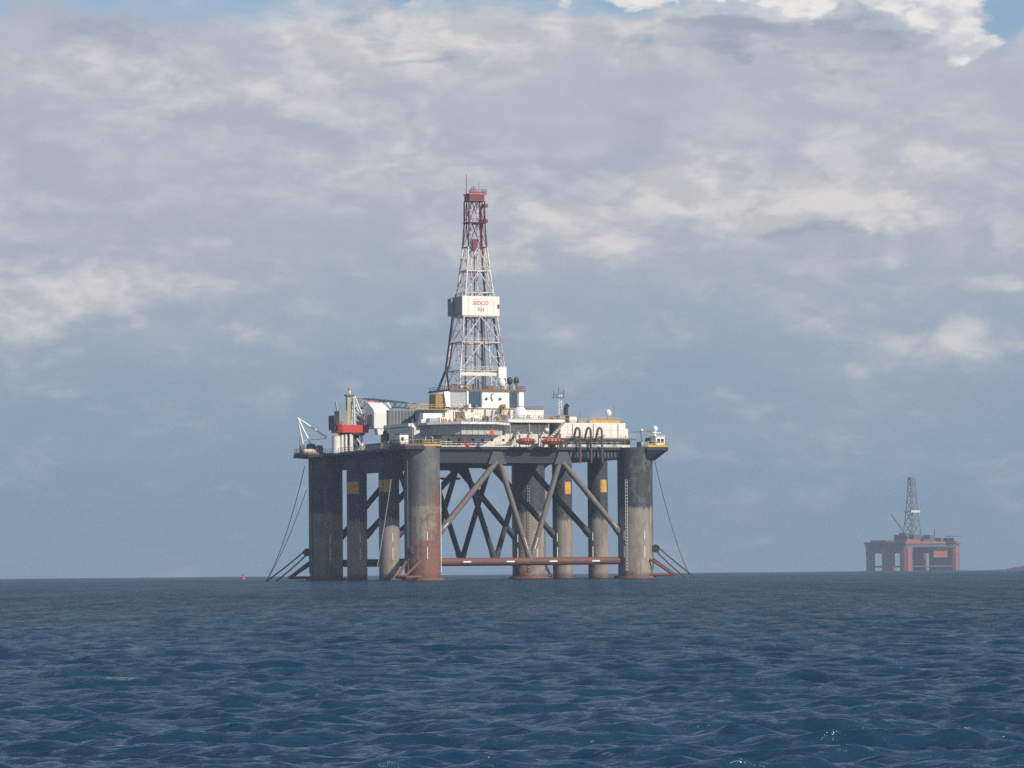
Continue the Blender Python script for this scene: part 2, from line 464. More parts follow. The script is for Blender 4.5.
    foam = n.m('MULTIPLY', n.step(cr, .05, .16), n.m('MULTIPLY', n.step(spec, .46, .72), n.step(area, .56, .68)))
    # a rough sea mirrors less at grazing angles than flat water: its near faces hide the rest
    fr = n.new('ShaderNodeFresnel'); fr.inputs['IOR'].default_value = 1.333; n.put(fr.inputs['Normal'], bp.outputs[0])
    fc = n.new('ShaderNodeAttribute', attribute_name='fine_chop').outputs['Fac']
    gw = n.m('ADD', .30, n.m('MULTIPLY', n.step(fc, .15, .75), .70))
    top = n.m('ADD', .76, n.m('MULTIPLY', n.m('MULTIPLY', n.m('SUBTRACT', gust, .5), .76), gw))
    k = n.m('MINIMUM', fr.outputs[0], 1.0)
    refl = n.m('MULTIPLY', n.m('SUBTRACT', 1.0, n.m('EXPONENT', n.m('MULTIPLY', k, -3.6))), top)
    refl = n.m('MULTIPLY', refl, n.m('SUBTRACT', 1.0, n.m('MULTIPLY', fc, .50)))
    refl = n.m('MULTIPLY', refl, n.m('SUBTRACT', 1.0, foam))
    df = n.new('ShaderNodeBsdfDiffuse'); n.put(df.inputs['Color'], n.mix(foam, body, (.42, .46, .48)))
    gl = n.new('ShaderNodeBsdfGlossy'); gl.inputs['Roughness'].default_value = .11; n.put(gl.inputs['Normal'], bp.outputs[0])
    mx = n.new('ShaderNodeMixShader'); n.put(mx.inputs[0], refl)
    n.nt.links.new(df.outputs[0], mx.inputs[1]); n.nt.links.new(gl.outputs[0], mx.inputs[2])
    n.nt.links.new(mx.outputs[0], m.node_tree.nodes['Material Output'].inputs['Surface'])
    n.nt.nodes.remove(b)
    me.materials.append(m)
    o = bpy.data.objects.new('sea', me); COL.objects.link(o)
    o['kind'] = 'structure'; o['label'] = 'choppy dark blue sea reaching to the horizon'
build_sea()

# ------------------------------------------------------------------ the rig
TH = math.radians(23.5)
RIG = Matrix.Translation((-23.35, 1000.0, drop(1000.0 ** 2))) @ Matrix.Rotation(TH, 4, 'Z')
W, L, ZD = 60.5, 70.0, 34.4           # column spacing across, along the pontoons, main deck height
rig = Thing('drilling_rig', 'large near drilling rig on eight grey columns with a red and white derrick', 'drilling rig', RIG)

def pontoons():
    for u in (0, W):
        b = MB()
        pr = [(-9.5, 3.6), (-8.2, 5.6), (79, 5.6), (80.5, 3.6)]
        poly = [(u - 3.6, -9.5), (u + 3.6, -9.5), (u + 5.6, -7.6), (u + 5.6, L + 7.6), (u + 3.6, L + 9.5), (u - 3.6, L + 9.5), (u - 5.6, L + 7.6), (u - 5.6, -7.6)]
        b.prism(poly, -6.5, .10)
        p = rig.mb('pontoon', b, M['rust'])
pontoons()

VS = [0, L / 3, 2 * L / 3, L]
RB, RS = 4.55, 2.72
def columns():
    for iu, u in enumerate((0, W)):
        for iv, v in enumerate(VS):
            big = iv in (0, 3)
            r = RB if big else RS
            b = MB(); b.tube([(u, v, -1), (u, v, ZD + (.02 if big else -2.0))], r, 48)
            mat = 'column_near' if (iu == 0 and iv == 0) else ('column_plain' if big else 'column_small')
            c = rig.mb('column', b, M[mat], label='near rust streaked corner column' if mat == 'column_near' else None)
            # weld rings
            for z in ((8.5, 19.2, 27.5) if big else (16.2,)):
                b = MB(); b.tube([(u, v, z), (u, v, z + .22)], r + .035, 48); rig.mb('weld_band', b, M[mat], c)
            if not big:                                    # yellow number board wrapped on the outboard side
                s = -1 if iu == 0 else 1
                a0 = math.radians(180 + 8 if iu == 0 else -38 + 8)
                a0, a1 = (math.radians(176), math.radians(262)) if iu == 0 else (math.radians(-98), math.radians(-54))
                bb = MB(); n = 10
                vs = []
                for k in range(n + 1):
                    a = a0 + (a1 - a0) * k / n
                    for rr, z in ((r + .005, 23.2), (r + .045, 23.2), (r + .045, 26.5), (r + .005, 26.5)):
                        vs.append((u + rr * math.cos(a), v + rr * math.sin(a), z))
                fs = [(4 * k + q, 4 * k + 4 + q, 4 * k + 4 + (q + 1) % 4, 4 * k + (q + 1) % 4) for k in range(n) for q in range(4)]
                fs += [(3, 2, 1, 0), (4 * n, 4 * n + 1, 4 * n + 2, 4 * n + 3)]
                bb.add(vs, fs); rig.mb('number_board', bb, M['yellow_patch'], c)
            # white draught marks
            for ang in ({0: (-97,), 1: (-155, -83)}[iu] if big else ((-93,) if iu == 0 else (-147,))):
                a = math.radians(ang)
                for z0, z1 in ((5.4, 8.6), (10.2, 12.4)):
                    cx, cy = u + (r + .02) * math.cos(a), v + (r + .02) * math.sin(a)
                    rig.bar('draught_mark', (cx, cy, z0), (cx, cy, z1), .13, M['clean_white'], c, n=6)
            # vertical access ladder
            if big:
                a = math.radians({(0, 0): -30, (1, 0): -143}.get((iu, iv), -112))
                ca, sa = math.cos(a), math.sin(a)
                bb = MB()
                base = Vector((u + (r + .22) * ca, v + (r + .22) * sa, 0)); t = Vector((-sa, ca, 0)) * .28
                for sgn in (-1, 1): bb.tube([base + t * sgn + Vector((0, 0, 2)), base + t * sgn + Vector((0, 0, 26))], .05, 5)
                z = 2.2
                while z < 26:
                    bb.tube([base - t + Vector((0, 0, z)), base + t + Vector((0, 0, z))], .09, 5); z += .85
                rig.mb('ladder', bb, M['clean_white' if iv == 0 else 'pale_grey'], c)
                # vertical pipes up the outboard side
                for q, ang in enumerate((178, 196) if iu == 0 else (-8, 12)):
                    a = math.radians(ang)
                    rig.bar('riser_pipe', (u + (r + .3) * math.cos(a), v + (r + .3) * math.sin(a), 2), (u + (r + .3) * math.cos(a), v + (r + .3) * math.sin(a), ZD - 1), .16, M['steel'], c)
columns()

def trusses():
    for i, v in enumerate(VS):
        r = RB if i in (0, 3) else RS
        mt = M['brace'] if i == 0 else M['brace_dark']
        A, B, C = (.345 * W, v, 30.6), (.655 * W, v, 30.6), (.5 * W, v, 4.8)
        hb = rig.bar('horizontal_brace', (r - .3, v, 4.7), (W - r + .3, v, 4.7), 1.0, M['rust'] if i == 0 else mt, n=20)
        for k in range(4):
            u = 12 + k * 12.2
            rig.block('draught_mark', u - 1.1, u + 1.1, v - 1.06, v - .98, 4.5, 4.85, M['clean_white'], hb)
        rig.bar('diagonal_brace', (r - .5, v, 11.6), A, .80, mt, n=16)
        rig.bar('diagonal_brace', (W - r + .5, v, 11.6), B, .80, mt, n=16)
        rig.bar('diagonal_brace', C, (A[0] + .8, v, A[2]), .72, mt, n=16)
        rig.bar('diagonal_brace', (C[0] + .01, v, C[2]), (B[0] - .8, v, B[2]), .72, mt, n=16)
        for P, Q, rr in (((r - .5, v, 11.6), A, .80), ((W - r + .5, v, 11.6), B, .80), (C, (A[0] + .8, v, A[2]), .72), (C, (B[0] - .8, v, B[2]), .72)):
            P, Q = Vector(P), Vector(Q); dd = (Q - P).normalized()
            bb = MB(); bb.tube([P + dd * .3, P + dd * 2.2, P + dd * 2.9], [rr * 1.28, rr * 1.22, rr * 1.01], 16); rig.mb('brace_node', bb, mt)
        for P in (A, B):                                  # gusset plates
            b = MB(); b.hull([(P[0] + x, v + y, z) for x, z in ((-2.6, 30.0), (2.6, 30.0), (-1.3, 33.2), (1.3, 33.2)) for y in (-.75, .75)])
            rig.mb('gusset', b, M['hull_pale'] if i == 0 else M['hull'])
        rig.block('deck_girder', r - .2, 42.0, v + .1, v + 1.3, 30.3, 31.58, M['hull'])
        # white sleeves near the lower ends
        for (P, Q) in (((r - .5, v, 11.6), A), ((W - r + .5, v, 11.6), B)):
            P, Q = Vector(P), Vector(Q); d = (Q - P).normalized()
            if i == 0: rig.bar('draught_mark', P + d * 1.2 + Vector((0, -.80, 0)), P + d * 4.2 + Vector((0, -.80, 0)), .12, M['clean_white'], n=6)
    for s in (-1, 1):
        P, Q = Vector((.5 * W, -.70, 5.0)), Vector((.5 * W + s * (.155 * W - .8), -.70, 30.6)); d = (Q - P).normalized()
        rig.bar('draught_mark', P + d * 3.0, P + d * 6.2, .12, M['clean_white'], n=6)
    rig.bar('tie_beam', (.30 * W, L + .2, 28.0), (.66 * W, L + .2, 28.0), .32, M['brace_dark'])
trusses()

def deck():
    b = MB(); b.box(-1.2, W + 1.2, .0, L, 31.6, ZD); dk = rig.mb('deck_hull', b, M['hull'])
    # plate stiffeners down the front and left faces
    for k in range(17):
        u = 41.0 + k * .98
        rig.block('stiffener', u - .22, u + .22, -.28, -.003, 32.0, 33.5, M['hull_pale'], dk)
    for k in range(30):
        v = 5.5 + k * 2.0
        rig.block('stiffener', -1.48, -1.203, v - .1, v + .1, 31.9, 33.7, M['hull'], dk)
    rig.block('deck_edge', 4.0, W - 4.0, -1.0, .0, 33.75, ZD + .06, M['hull'], dk)
    rig.block('deck_edge', -2.4, -1.2, 4.5, L - 4.5, 33.75, ZD + .06, M['hull'], dk)
    rig.block('pipe_tray', -.6, 1.4, 25.8, 44.2, 28.6, 31.59, M['hull'])
    # corner winch platforms with raked undersides
    for (u, v, su) in ((0, 0, -1), (0, L, -1), (W, 0, 1), (W, L, 1)):
        b = MB()
        v0, v1 = (v - 5.2, v + 4.2) if v == 0 else (v - 4.2, v + 5.2)
        top = [(u + su * 7.9, v0 + 1), (u + su * 7.9, v1 - 1), (u + su * 6.8, v1), (u + su * 1.3, v1), (u + su * 1.3, v0), (u + su * 6.8, v0)]
        rk = 3.4 if u > 0 else 1.0
        bot = [(u + su * 4.6, v0 + 2.4), (u + su * 4.6, v1 - 2.4), (u + su * 1.3, v1 - 1), (u + su * 1.3, v0 + 1)]
        b.hull([(x, y, ZD + .09) for x, y in top] + [(x, y, ZD - .75) for x, y in top] + [(x, y, ZD - rk) for x, y in bot])
        p = rig.mb('winch_platform', b, M['hull'])
        x1 = u + su * 7.7
        rig.rail([(u + su * 1.6, v0 + .15, ZD + .09), (u + su * 6.7, v0 + .15, ZD + .09), (x1, v0 + 1.1, ZD + .09), (x1, v1 - 1.1, ZD + .09), (u + su * 6.7, v1 - .15, ZD + .09)], 1.5, M['yellow'] if u > 0 and v == 0 else M['brown'], p, kick=.55)
    # front corner platform over the near column
    rig.rail([(-4, -4.2, ZD + .06), (3.6, -4.2, ZD + .06), (4.6, -1.2, ZD + .06)], 1.6, M['yellow'], dk, kick=.5)
    rig.rail([(5.0, -.9, ZD + .08), (24.5, -.9, ZD + .08)], 1.3, M['cream'], dk)
    rig.rail([(40.5, -.9, ZD + .08), (W - 4, -.9, ZD + .08)], 1.3, M['pale_grey'], dk)
    rig.rail([(-2.3, 6, ZD + .08), (-2.3, L - 6, ZD + .08)], 1.3, M['grey'], dk)
deck()

def bases():                                             # anchor bolsters round the foot of each corner column
    for (u, v, su, sv) in ((0, 0, -1, -1), (0, L, -1, 1), (W, 0, 1, -1), (W, L, 1, 1)):
        d = Vector((su * .82, sv * .57, 0)); c = Vector((u, v, 0)); t = Vector((-d.y, d.x, 0))
        for k in (-1, 1):
            p0 = c + d * (RB - .2) + t * 2.2 * k
            tip = c + d * (RB + 5.6) + t * 1.0 * k
            rig.bar('bolster_frame', p0 + Vector((0, 0, 5.0)), tip + Vector((0, 0, 1.0)), .36, M['rust'], n=10)
            rig.bar('bolster_frame', p0 + Vector((0, 0, .9)), tip + Vector((0, 0, .85)), .40, M['rust'], n=10)
        rig.bar('bolster_frame', c + d * (RB + 5.6) + t * 1.7 + Vector((0, 0, .95)), c + d * (RB + 5.6) - t * 1.7 + Vector((0, 0, .95)), .42, M['rust'], n=10)
        b = MB(); b.tube([c + Vector((0, 0, .1)), c + Vector((0, 0, .7))], [RB + 1.2, RB + .9], 40); rig.mb('column_footing', b, M['rust'])
        # fairlead wheel and its bracket
        f = c + d * (RB + .9) + Vector((0, 0, 7.8))
        b = MB(); b.tube([f - t * .45, f + t * .45], 1.05, 20); fl = rig.mb('fairlead', b, M['chain'])
        rig.bar('fairlead_bracket', c + d * (RB - .2) + Vector((0, 0, 7.8)), f, .5, M['brace_dark'], fl)
bases()

# ------------------------------------------------------------------ superstructure
def helideck():
    cu, cv, R_ = 13.6, 6.2, 12.6
    def octa(r): return [(cu + r * math.cos(math.pi / 8 + k * math.pi / 4), cv + r * math.sin(math.pi / 8 + k * math.pi / 4)) for k in range(8)]
    b = MB(); b.prism(octa(R_), 40.15, 40.75); h = rig.mb('helideck', b, M['white'])
    b = MB(); b.prism(octa(R_ - 2.0), 37.5, 40.14); rig.mb('skirt', b, M['skirt'], h)
    o = octa(R_ - 2.0)
    for k in range(8):
        p, q = Vector((*o[k], 0)), Vector((*o[(k + 1) % 8], 0)); nrm = Vector(((q - p).y, -(q - p).x, 0)).normalized()
        for i in range(5):
            x = p + (q - p) * i / 5 + nrm * .06
            rig.bar('rib', x + Vector((0, 0, 37.55)), x + Vector((0, 0, 40.1)), .09, M['skirt'], h, n=6)
    o = octa(R_ + .05); o2 = octa(R_ + 1.2); b = MB()
    for k in range(8):
        b.tube([(*o2[k], 40.95), (*o2[(k + 1) % 8], 40.95)], .05, 5)
        for i in range(4):
            f = i / 4
            b.tube([Vector((*o[k], 40.6)).lerp(Vector((*o[(k + 1) % 8], 40.6)), f), Vector((*o2[k], 40.95)).lerp(Vector((*o2[(k + 1) % 8], 40.95)), f)], .04, 5)
    rig.mb('safety_net_frame', b, M['pale_grey'], h)
helideck()

def house_front():
    b = MB(); b.box(6.2, 25.4, 1.3, 20, ZD, 37.48); h = rig.mb('deckhouse', b, M['cream'])
    rig.cladding(h, M['cream'], 6.3, 25.3, 1.3, ZD + .1, 37.4, 7, 1)
    for u in (8.0, 10.9, 14.8, 17.5, 20.2, 23.4):
        b = MB(); b.tube([(u, 1.25, 36.3), (u, 1.10, 36.3)], .36, 16); rig.mb('porthole', b, M['black'], h)
    b = MB(); b.tube([(24.8, -.2, 35), (25.3, -.1, 36.3), (25.9, .2, 37.4), (27.0, .4, 38.4), (28.4, .6, 38.8)], .34, 10); rig.mb('exhaust_pipe', b, M['brown'])
    rig.tube('flag_line', [(17.6, -6.4, 40.2), (17.5, -5.25, 38.8)], .06, M['clean_white'])
    b = MB(); b.hull([(16.4, -5.3, 37.3), (18.1, -5.3, 37.2), (17.6, -5.3, 39.0), (16.4, -5.2, 37.3), (18.1, -5.2, 37.2), (17.6, -5.2, 39.0)])
    rig.mb('windsock', b, M['red'])
    b = MB(); b.sphere((12.3, -.55, 35.0), .75, 14); rig.mb('life_raft', b, M['red'])
    b = MB(); b.box(10.6, 11.7, -.75, .2, ZD + .08, 35.5); rig.mb('winch_box', b, M['faded_red'])
house_front()

def midships():
    # the long block under the upper deck
    b = MB(); b.box(26, 38.6, 6, 60, ZD, 40.6); h = rig.mb('machinery_house', b, M['cream'])
    rig.cladding(h, M['cream'], 26.1, 38.5, 6, ZD + .2, 40.5, 6, 2)
    b = MB(); b.box(6, 26, 20.2, 38, ZD, 40.4); h2 = rig.mb('machinery_house', b, M['cream'])
    rig.cladding(h2, M['cream'], 20.5, 37.7, 6.0, ZD + .2, 40.3, 6, 2, 'left')
    b = MB(); b.box(38.7, 58, 22, 62, ZD, 40.5); rig.mb('machinery_house', b, M['pale_grey'])
    b = MB(); b.box(25.2, 41.5, 2.2, 24, 41.0, 41.7); ud = rig.mb('upper_deck', b, M['white'])
    b = MB(); b.prism([(6, 24.1), (60, 24.1), (60, 62), (18, 62), (18, 42), (6, 42)], 40.65, 41.5); rig.mb('upper_deck', b, M['white'])
    b = MB(); b.box(20, 38.5, 42, 61, ZD, 40.6); rig.mb('machinery_house', b, M['grey'])
    rig.rail([(25.4, 2.4, 41.7), (41.2, 2.4, 41.7)], 1.1, M['pale_grey'], ud)
    for u in (26.0, 31.5, 37.0): rig.bar('stanchion', (u, 2.8, ZD), (u, 2.8, 41), .18, M['pale_grey'], ud)
    # stair going up from the boat deck to the accommodation
    st = rig.mb('stair', (lambda q: (q.hull([(36.2, 1.2, 36.6), (36.2, 2.1, 36.6), (41.0, 1.2, 41.3), (41.0, 2.1, 41.3), (36.5, 1.2, 36.2), (36.5, 2.1, 36.2), (41.3, 1.2, 40.9), (41.3, 2.1, 40.9)]), q)[1])(MB()), M['cream'])
    for k in range(9):
        f = k / 9; rig.block('step', 36.3 + 4.8 * f, 36.8 + 4.8 * f, .95, 1.19, 36.6 + 4.8 * f, 36.75 + 4.8 * f, M['grey'], st)
    b = MB(); b.box(34.6, 38.4, -.2, 4, 36.9, 37.2); rig.mb('landing', b, M['brown'])
    rig.ball('flood_light', (35.0, -.5, 38.9), .62, M['clean_white'])
midships()

def accommodation():
    b = MB(); b.box(40.5, 59.4, 3.0, 21.5, 37.0, 41.0); h = rig.mb('accommodation_block', b, M['white'])
    rig.cladding(h, M['white'], 40.5, 59.4, 3.0, 37.15, 40.9, 9, 2)
    rig.block('walkway', 39.8, 61.2, .3, 3.0, 36.55, 36.8, M['brown'], h)
    rig.rail([(39.8, .4, 36.8), (61.1, .4, 36.8)], 1.0, M['cream'], h, r=.035, kick=0)
    b = MB(); b.box(40.8, 60.2, 2.0, 21, ZD, 36.54); lo = rig.mb('lower_house', b, M['cream'])
    for k in range(10):
        if k % 3 == 1: rig.block('door', 41.6 + k * 1.95, 42.5 + k * 1.95, 1.93, 1.997, ZD + .15, 36.3, M['grey'], lo)
        else: rig.block('window', 41.6 + k * 1.95, 42.7 + k * 1.95, 1.93, 1.997, 35.3, 36.1, M['glass'], lo)
    for u in (44.0, 50, 57.2): rig.bar('downpipe', (u, 2.8, 37), (u, 2.8, 40.8), .09, M['pale_grey'], h)
    rig.block('end_house', 59.5, 60.6, 4, 14, ZD, 39.6, M['white'], h)
    rig.rail([(40.6, 3.2, 41.0), (59.3, 3.2, 41.0)], 1.0, M['pale_grey'], h, r=.03, kick=0)
    # things on its roof
    rig.rail([(50.5, 6.2, 41.0), (59.2, 6.2, 41.0)], 1.5, M['yellow'], h, step=.8, r=.09, kick=.8)
    rig.ball('radome', (57.2, 9, 43.9), .85, M['clean_white'], sc=(1, 1, 1.2)); rig.bar('radome_post', (57.2, 9, 41), (57.2, 9, 43.2), .3, M['pale_grey'])
    b = MB(); b.tube([(44.6, 7, 42.0), (46.8, 7, 42.0)], .85, 14); rig.mb('air_receiver', b, M['cream'])
    b = MB(); b.box(44.1, 44.6, 6.2, 7.8, 41.0, 43.0); rig.mb('vent_housing', b, M['black'])
    rig.bar('whip_aerial', (58.9, 9, 41), (58.9, 9, 46.0), .07, M['steel']); rig.bar('whip_aerial', (49.0, 9, 41), (49.0, 9, 44.8), .07, M['steel'])
    b = MB(); b.box(47.6, 50.2, 7, 9, 41.0, 42.4); rig.mb('roof_locker', b, M['grey'])
    # three gooseneck hoses hanging over the side
    for u in (43.3, 46.5, 49.7):
        pts = [(u - .55, -.3, 35.4), (u - .5, -.8, 37.4)]
        for k in range(9):
            a = math.pi - math.pi * k / 8
            pts.append((u + .02 + .5 * math.cos(a), -1.4 - k * .07, 38.6 + .9 * math.sin(a)))
        pts += [(u + .5, -2.1, 36), (u + .5, -2.1, 30.3)]
        rig.tube('hose_loop', pts, .30, M['hose'])
accommodation()

def boats_davits():
    for (u0, u1) in ((24.8, 30.6), (31.9, 38.9)):
        for u in (u0 + 1.0, u1 - 1.2):
            b = MB(); b.tube([(u, -.4, ZD), (u, -.7, 37.4), (u, -3.0, 38.1), (u, -3.9, 37.6)], .22, 8)
            b.tube([(u + .9, .3, ZD), (u + .15, -1.3, 37.6)], .18, 8)
            d = rig.mb('boat_davit', b, M['clean_white'])
            rig.bar('fall_wire', (u, -3.5, 37.75), (u, -3.5, 36.6), .04, M['steel'], d, n=5)
    for i, (u0, u1) in enumerate(((24.8, 30.6), (31.9, 38.9))):
        c = ((u0 + u1) / 2, -3.5, 34.7)
        t = Thing('lifeboat', ('shorter orange enclosed lifeboat hanging beside the helideck end, half in shade', 'longer orange enclosed lifeboat hanging under white davits next to the hose loops')[i], 'lifeboat', RIG, c, 'lifeboats hanging over the side of the rig')
        Lh = (u1 - u0) / 2
        b = MB(); rings = []
        n = 14
        for k in range(13):
            x = -1 + 2 * k / 12; w = 1.0 * (1 - abs(x) ** 3.2) + .04; dz = .25 * x * x
            rings.append([(c[0] + x * Lh, c[1] + w * math.cos(math.pi + math.pi * j / n), c[2] + 1.15 + dz + (.95 * (1 - abs(x) ** 4 * .7)) * math.sin(math.pi + math.pi * j / n)) for j in range(n + 1)])
        for k in range(12):
            b.add(rings[k] + rings[k + 1], [(j, j + n + 1, j + n + 2, j + 1) for j in range(n)], True)
        b.add([r[0] for r in rings] + [r[-1] for r in rings], [(k, k + 1, 13 + k + 1, 13 + k) for k in range(12)])
        hl = t.mb('hull', b, M['orange'])
        b = MB(); b.sphere((c[0], c[1], c[2] + 1.25), 1.0, 18, 0, 1, (Lh * .93, .95, .85)); cn = t.mb('canopy', b, M['orange'])
        for k in range(5):
            u = c[0] - Lh * .6 + k * Lh * .3
            t.block('window', u - .22, u + .22, c[1] - 1.04, c[1] - .80, c[2] + 1.45, c[2] + 1.7, M['black'], cn)
        t.block('rubbing_strake', c[0] - Lh * .85, c[0] + Lh * .85, c[1] - 1.22, c[1] - 1.05, c[2] + 1.05, c[2] + 1.22, M['black'], hl)
boats_davits()

def substructure():
    # cream walls under the drill floor
    b = MB(); b.box(17.6, 38.2, 27, 44, 41.5, 45.6); s = rig.mb('substructure', b, M['cream'])
    rig.cladding(s, M['cream'], 17.6, 38.2, 27, 41.6, 45.5, 8, 2, skip=((1, 1), (3, 0)))
    rig.block('opening', 20.4, 23.2, 26.7, 27.2, 42.2, 44.6, M['brown'], s)
    for a in (20.25, 23.35): rig.bar('opening_frame', (a, 26.6, 42), (a, 26.6, 44.8), .12, M['clean_white'], s)
    rig.bar('opening_frame', (20.25, 26.6, 44.8), (23.35, 26.6, 44.8), .14, M['clean_white'], s)
    for u in (29.2, 31.3, 33.6): rig.bar('riser_pipe', (u, 26.5, 41.6), (u, 26.5, 45.4), .14, M['brown'], s)
    rig.rail([(18, 26.4, 41.55), (38, 26.4, 41.55)], 1.1, M['pale_grey'], s)
    bb = MB()
    for u in (34.3, 35.1): bb.tube([(u, 26.3, 41.5), (u, 26.3, 46.4)], .09, 6)
    for k in range(10): bb.tube([(34.3, 26.3, 41.8 + k * .48), (35.1, 26.3, 41.8 + k * .48)], .07, 5)
    rig.mb('yellow_ladder', bb, M['yellow'], s)
    # drill floor cabin with blue wind panels
    b = MB(); b.box(19.0, 40.4, 26.5, 41.0, 45.7, 50.3); d = rig.mb('drill_floor_house', b, M['white'])
    rig.cladding(d, M['pale_grey'], 19.0, 23.6, 26.5, 45.8, 50.2, 3, 2)
    rig.cladding(d, M['clean_white'], 28.3, 35.6, 26.5, 45.8, 50.2, 4, 2)
    for (a, b_, n) in ((24.2, 28.1, 5), (36.2, 38.6, 3)):
        for k in range(n):
            x = a + (b_ - a) * k / n
            rig.block('wind_panel', x + .04, x + (b_ - a) / n - .04, 26.30 + .06 * (k % 2), 26.498, 46.0, 50.0, M['blue'], d)
    rig.block('corner_post', 23.65, 24.15, 26.1, 26.6, 45.7, 50.3, M['clean_white'], d)
    rig.block('corner_post', 38.9, 40.2, 26.2, 26.498, 45.7, 50.25, M['clean_white'], d)
    for u in (29.4, 33.4):
        b = MB(); b.tube([(u, 26.44, 48.2), (u, 26.28, 48.2)], .38, 14); rig.mb('porthole', b, M['black'], d)
    bb = MB(); bb.tube([(31.2, 26.2, 47.6), (30.8, 26.2, 48.6), (30.9, 26.2, 49.4), (31.5, 26.2, 49.7)], .12, 6); rig.mb('hose', bb, M['brown'], d)
    rig.block('drill_floor_edge', 18.6, 40.9, 25.9, 41.4, 50.31, 50.55, M['brown'], d)
    rig.rail([(18.9, 26.1, 50.55), (40.7, 26.1, 50.55), (40.7, 41, 50.55)], 1.1, M['brown'], d)
    rig.rail([(18.9, 26.1, 50.55), (18.9, 41, 50.55)], 1.1, M['brown'], d)
    b = MB(); b.hull([(17.8, 26.4, 46.0), (18.99, 26.4, 46.0), (17.8, 36, 46.0), (18.99, 36, 46.0), (17.2, 26.4, 50.0), (18.99, 26.4, 50.28), (17.2, 36, 50.0), (18.99, 36, 50.28)])
    rig.mb('side_shelter', b, M['clean_white'])
    b = MB(); b.box(15.0, 17.15, 27.0, 31.5, 45.6, 49.3); rig.mb('tarpaulin_shelter', b, M['olive'])
    b = MB(); b.hull([(14.8, 26.8, 49.31), (17.15, 26.8, 49.31), (14.8, 31.7, 49.31), (17.15, 31.7, 49.31), (17.15, 26.8, 50.0), (17.15, 31.7, 50.0)]); rig.mb('shelter_roof', b, M['pale_grey'])
    b = MB(); b.box(13.6, 18.0, 27.2, 38, 41.5, 45.5); rig.mb('pump_house', b, M['grey'])
    cw = rig.block('catwalk', 7.0, 18.5, 26.2, 27.0, 45.1, 45.4, M['olive'])
    rig.rail([(7.0, 26.3, 45.4), (17.5, 26.3, 45.4)], 1.1, M['yellow'], cw, r=.06, kick=0)
    # equipment on the drill floor
    rig.ball('mud_tank', (34.6, 28.0, 52.6), 1.05, M['clean_white'], sc=(1, 1, 1.25)); rig.bar('tank_stand', (34.6, 28, 50.5), (34.6, 28, 52), .5, M['pale_grey'])
    for u in (37.0, 38.9):
        rig.ball('floodlight', (u, 28, 53.2), .82, M['black'], sc=(1, .6, 1.25)); rig.bar('floodlight_post', (u, 28, 50.5), (u, 28, 52.6), .14, M['black'])
    rig.bar('vent_post', (37.9, 27.6, 50.5), (37.9, 27.6, 51.9), .28, M['cream'])
    for u, z in ((25.0, 53.0), (27.2, 52.4), (28.6, 53.6)): rig.bar('tugger_post', (u, 30, 50.5), (u, 30, z), .22, M['black'])
substructure()

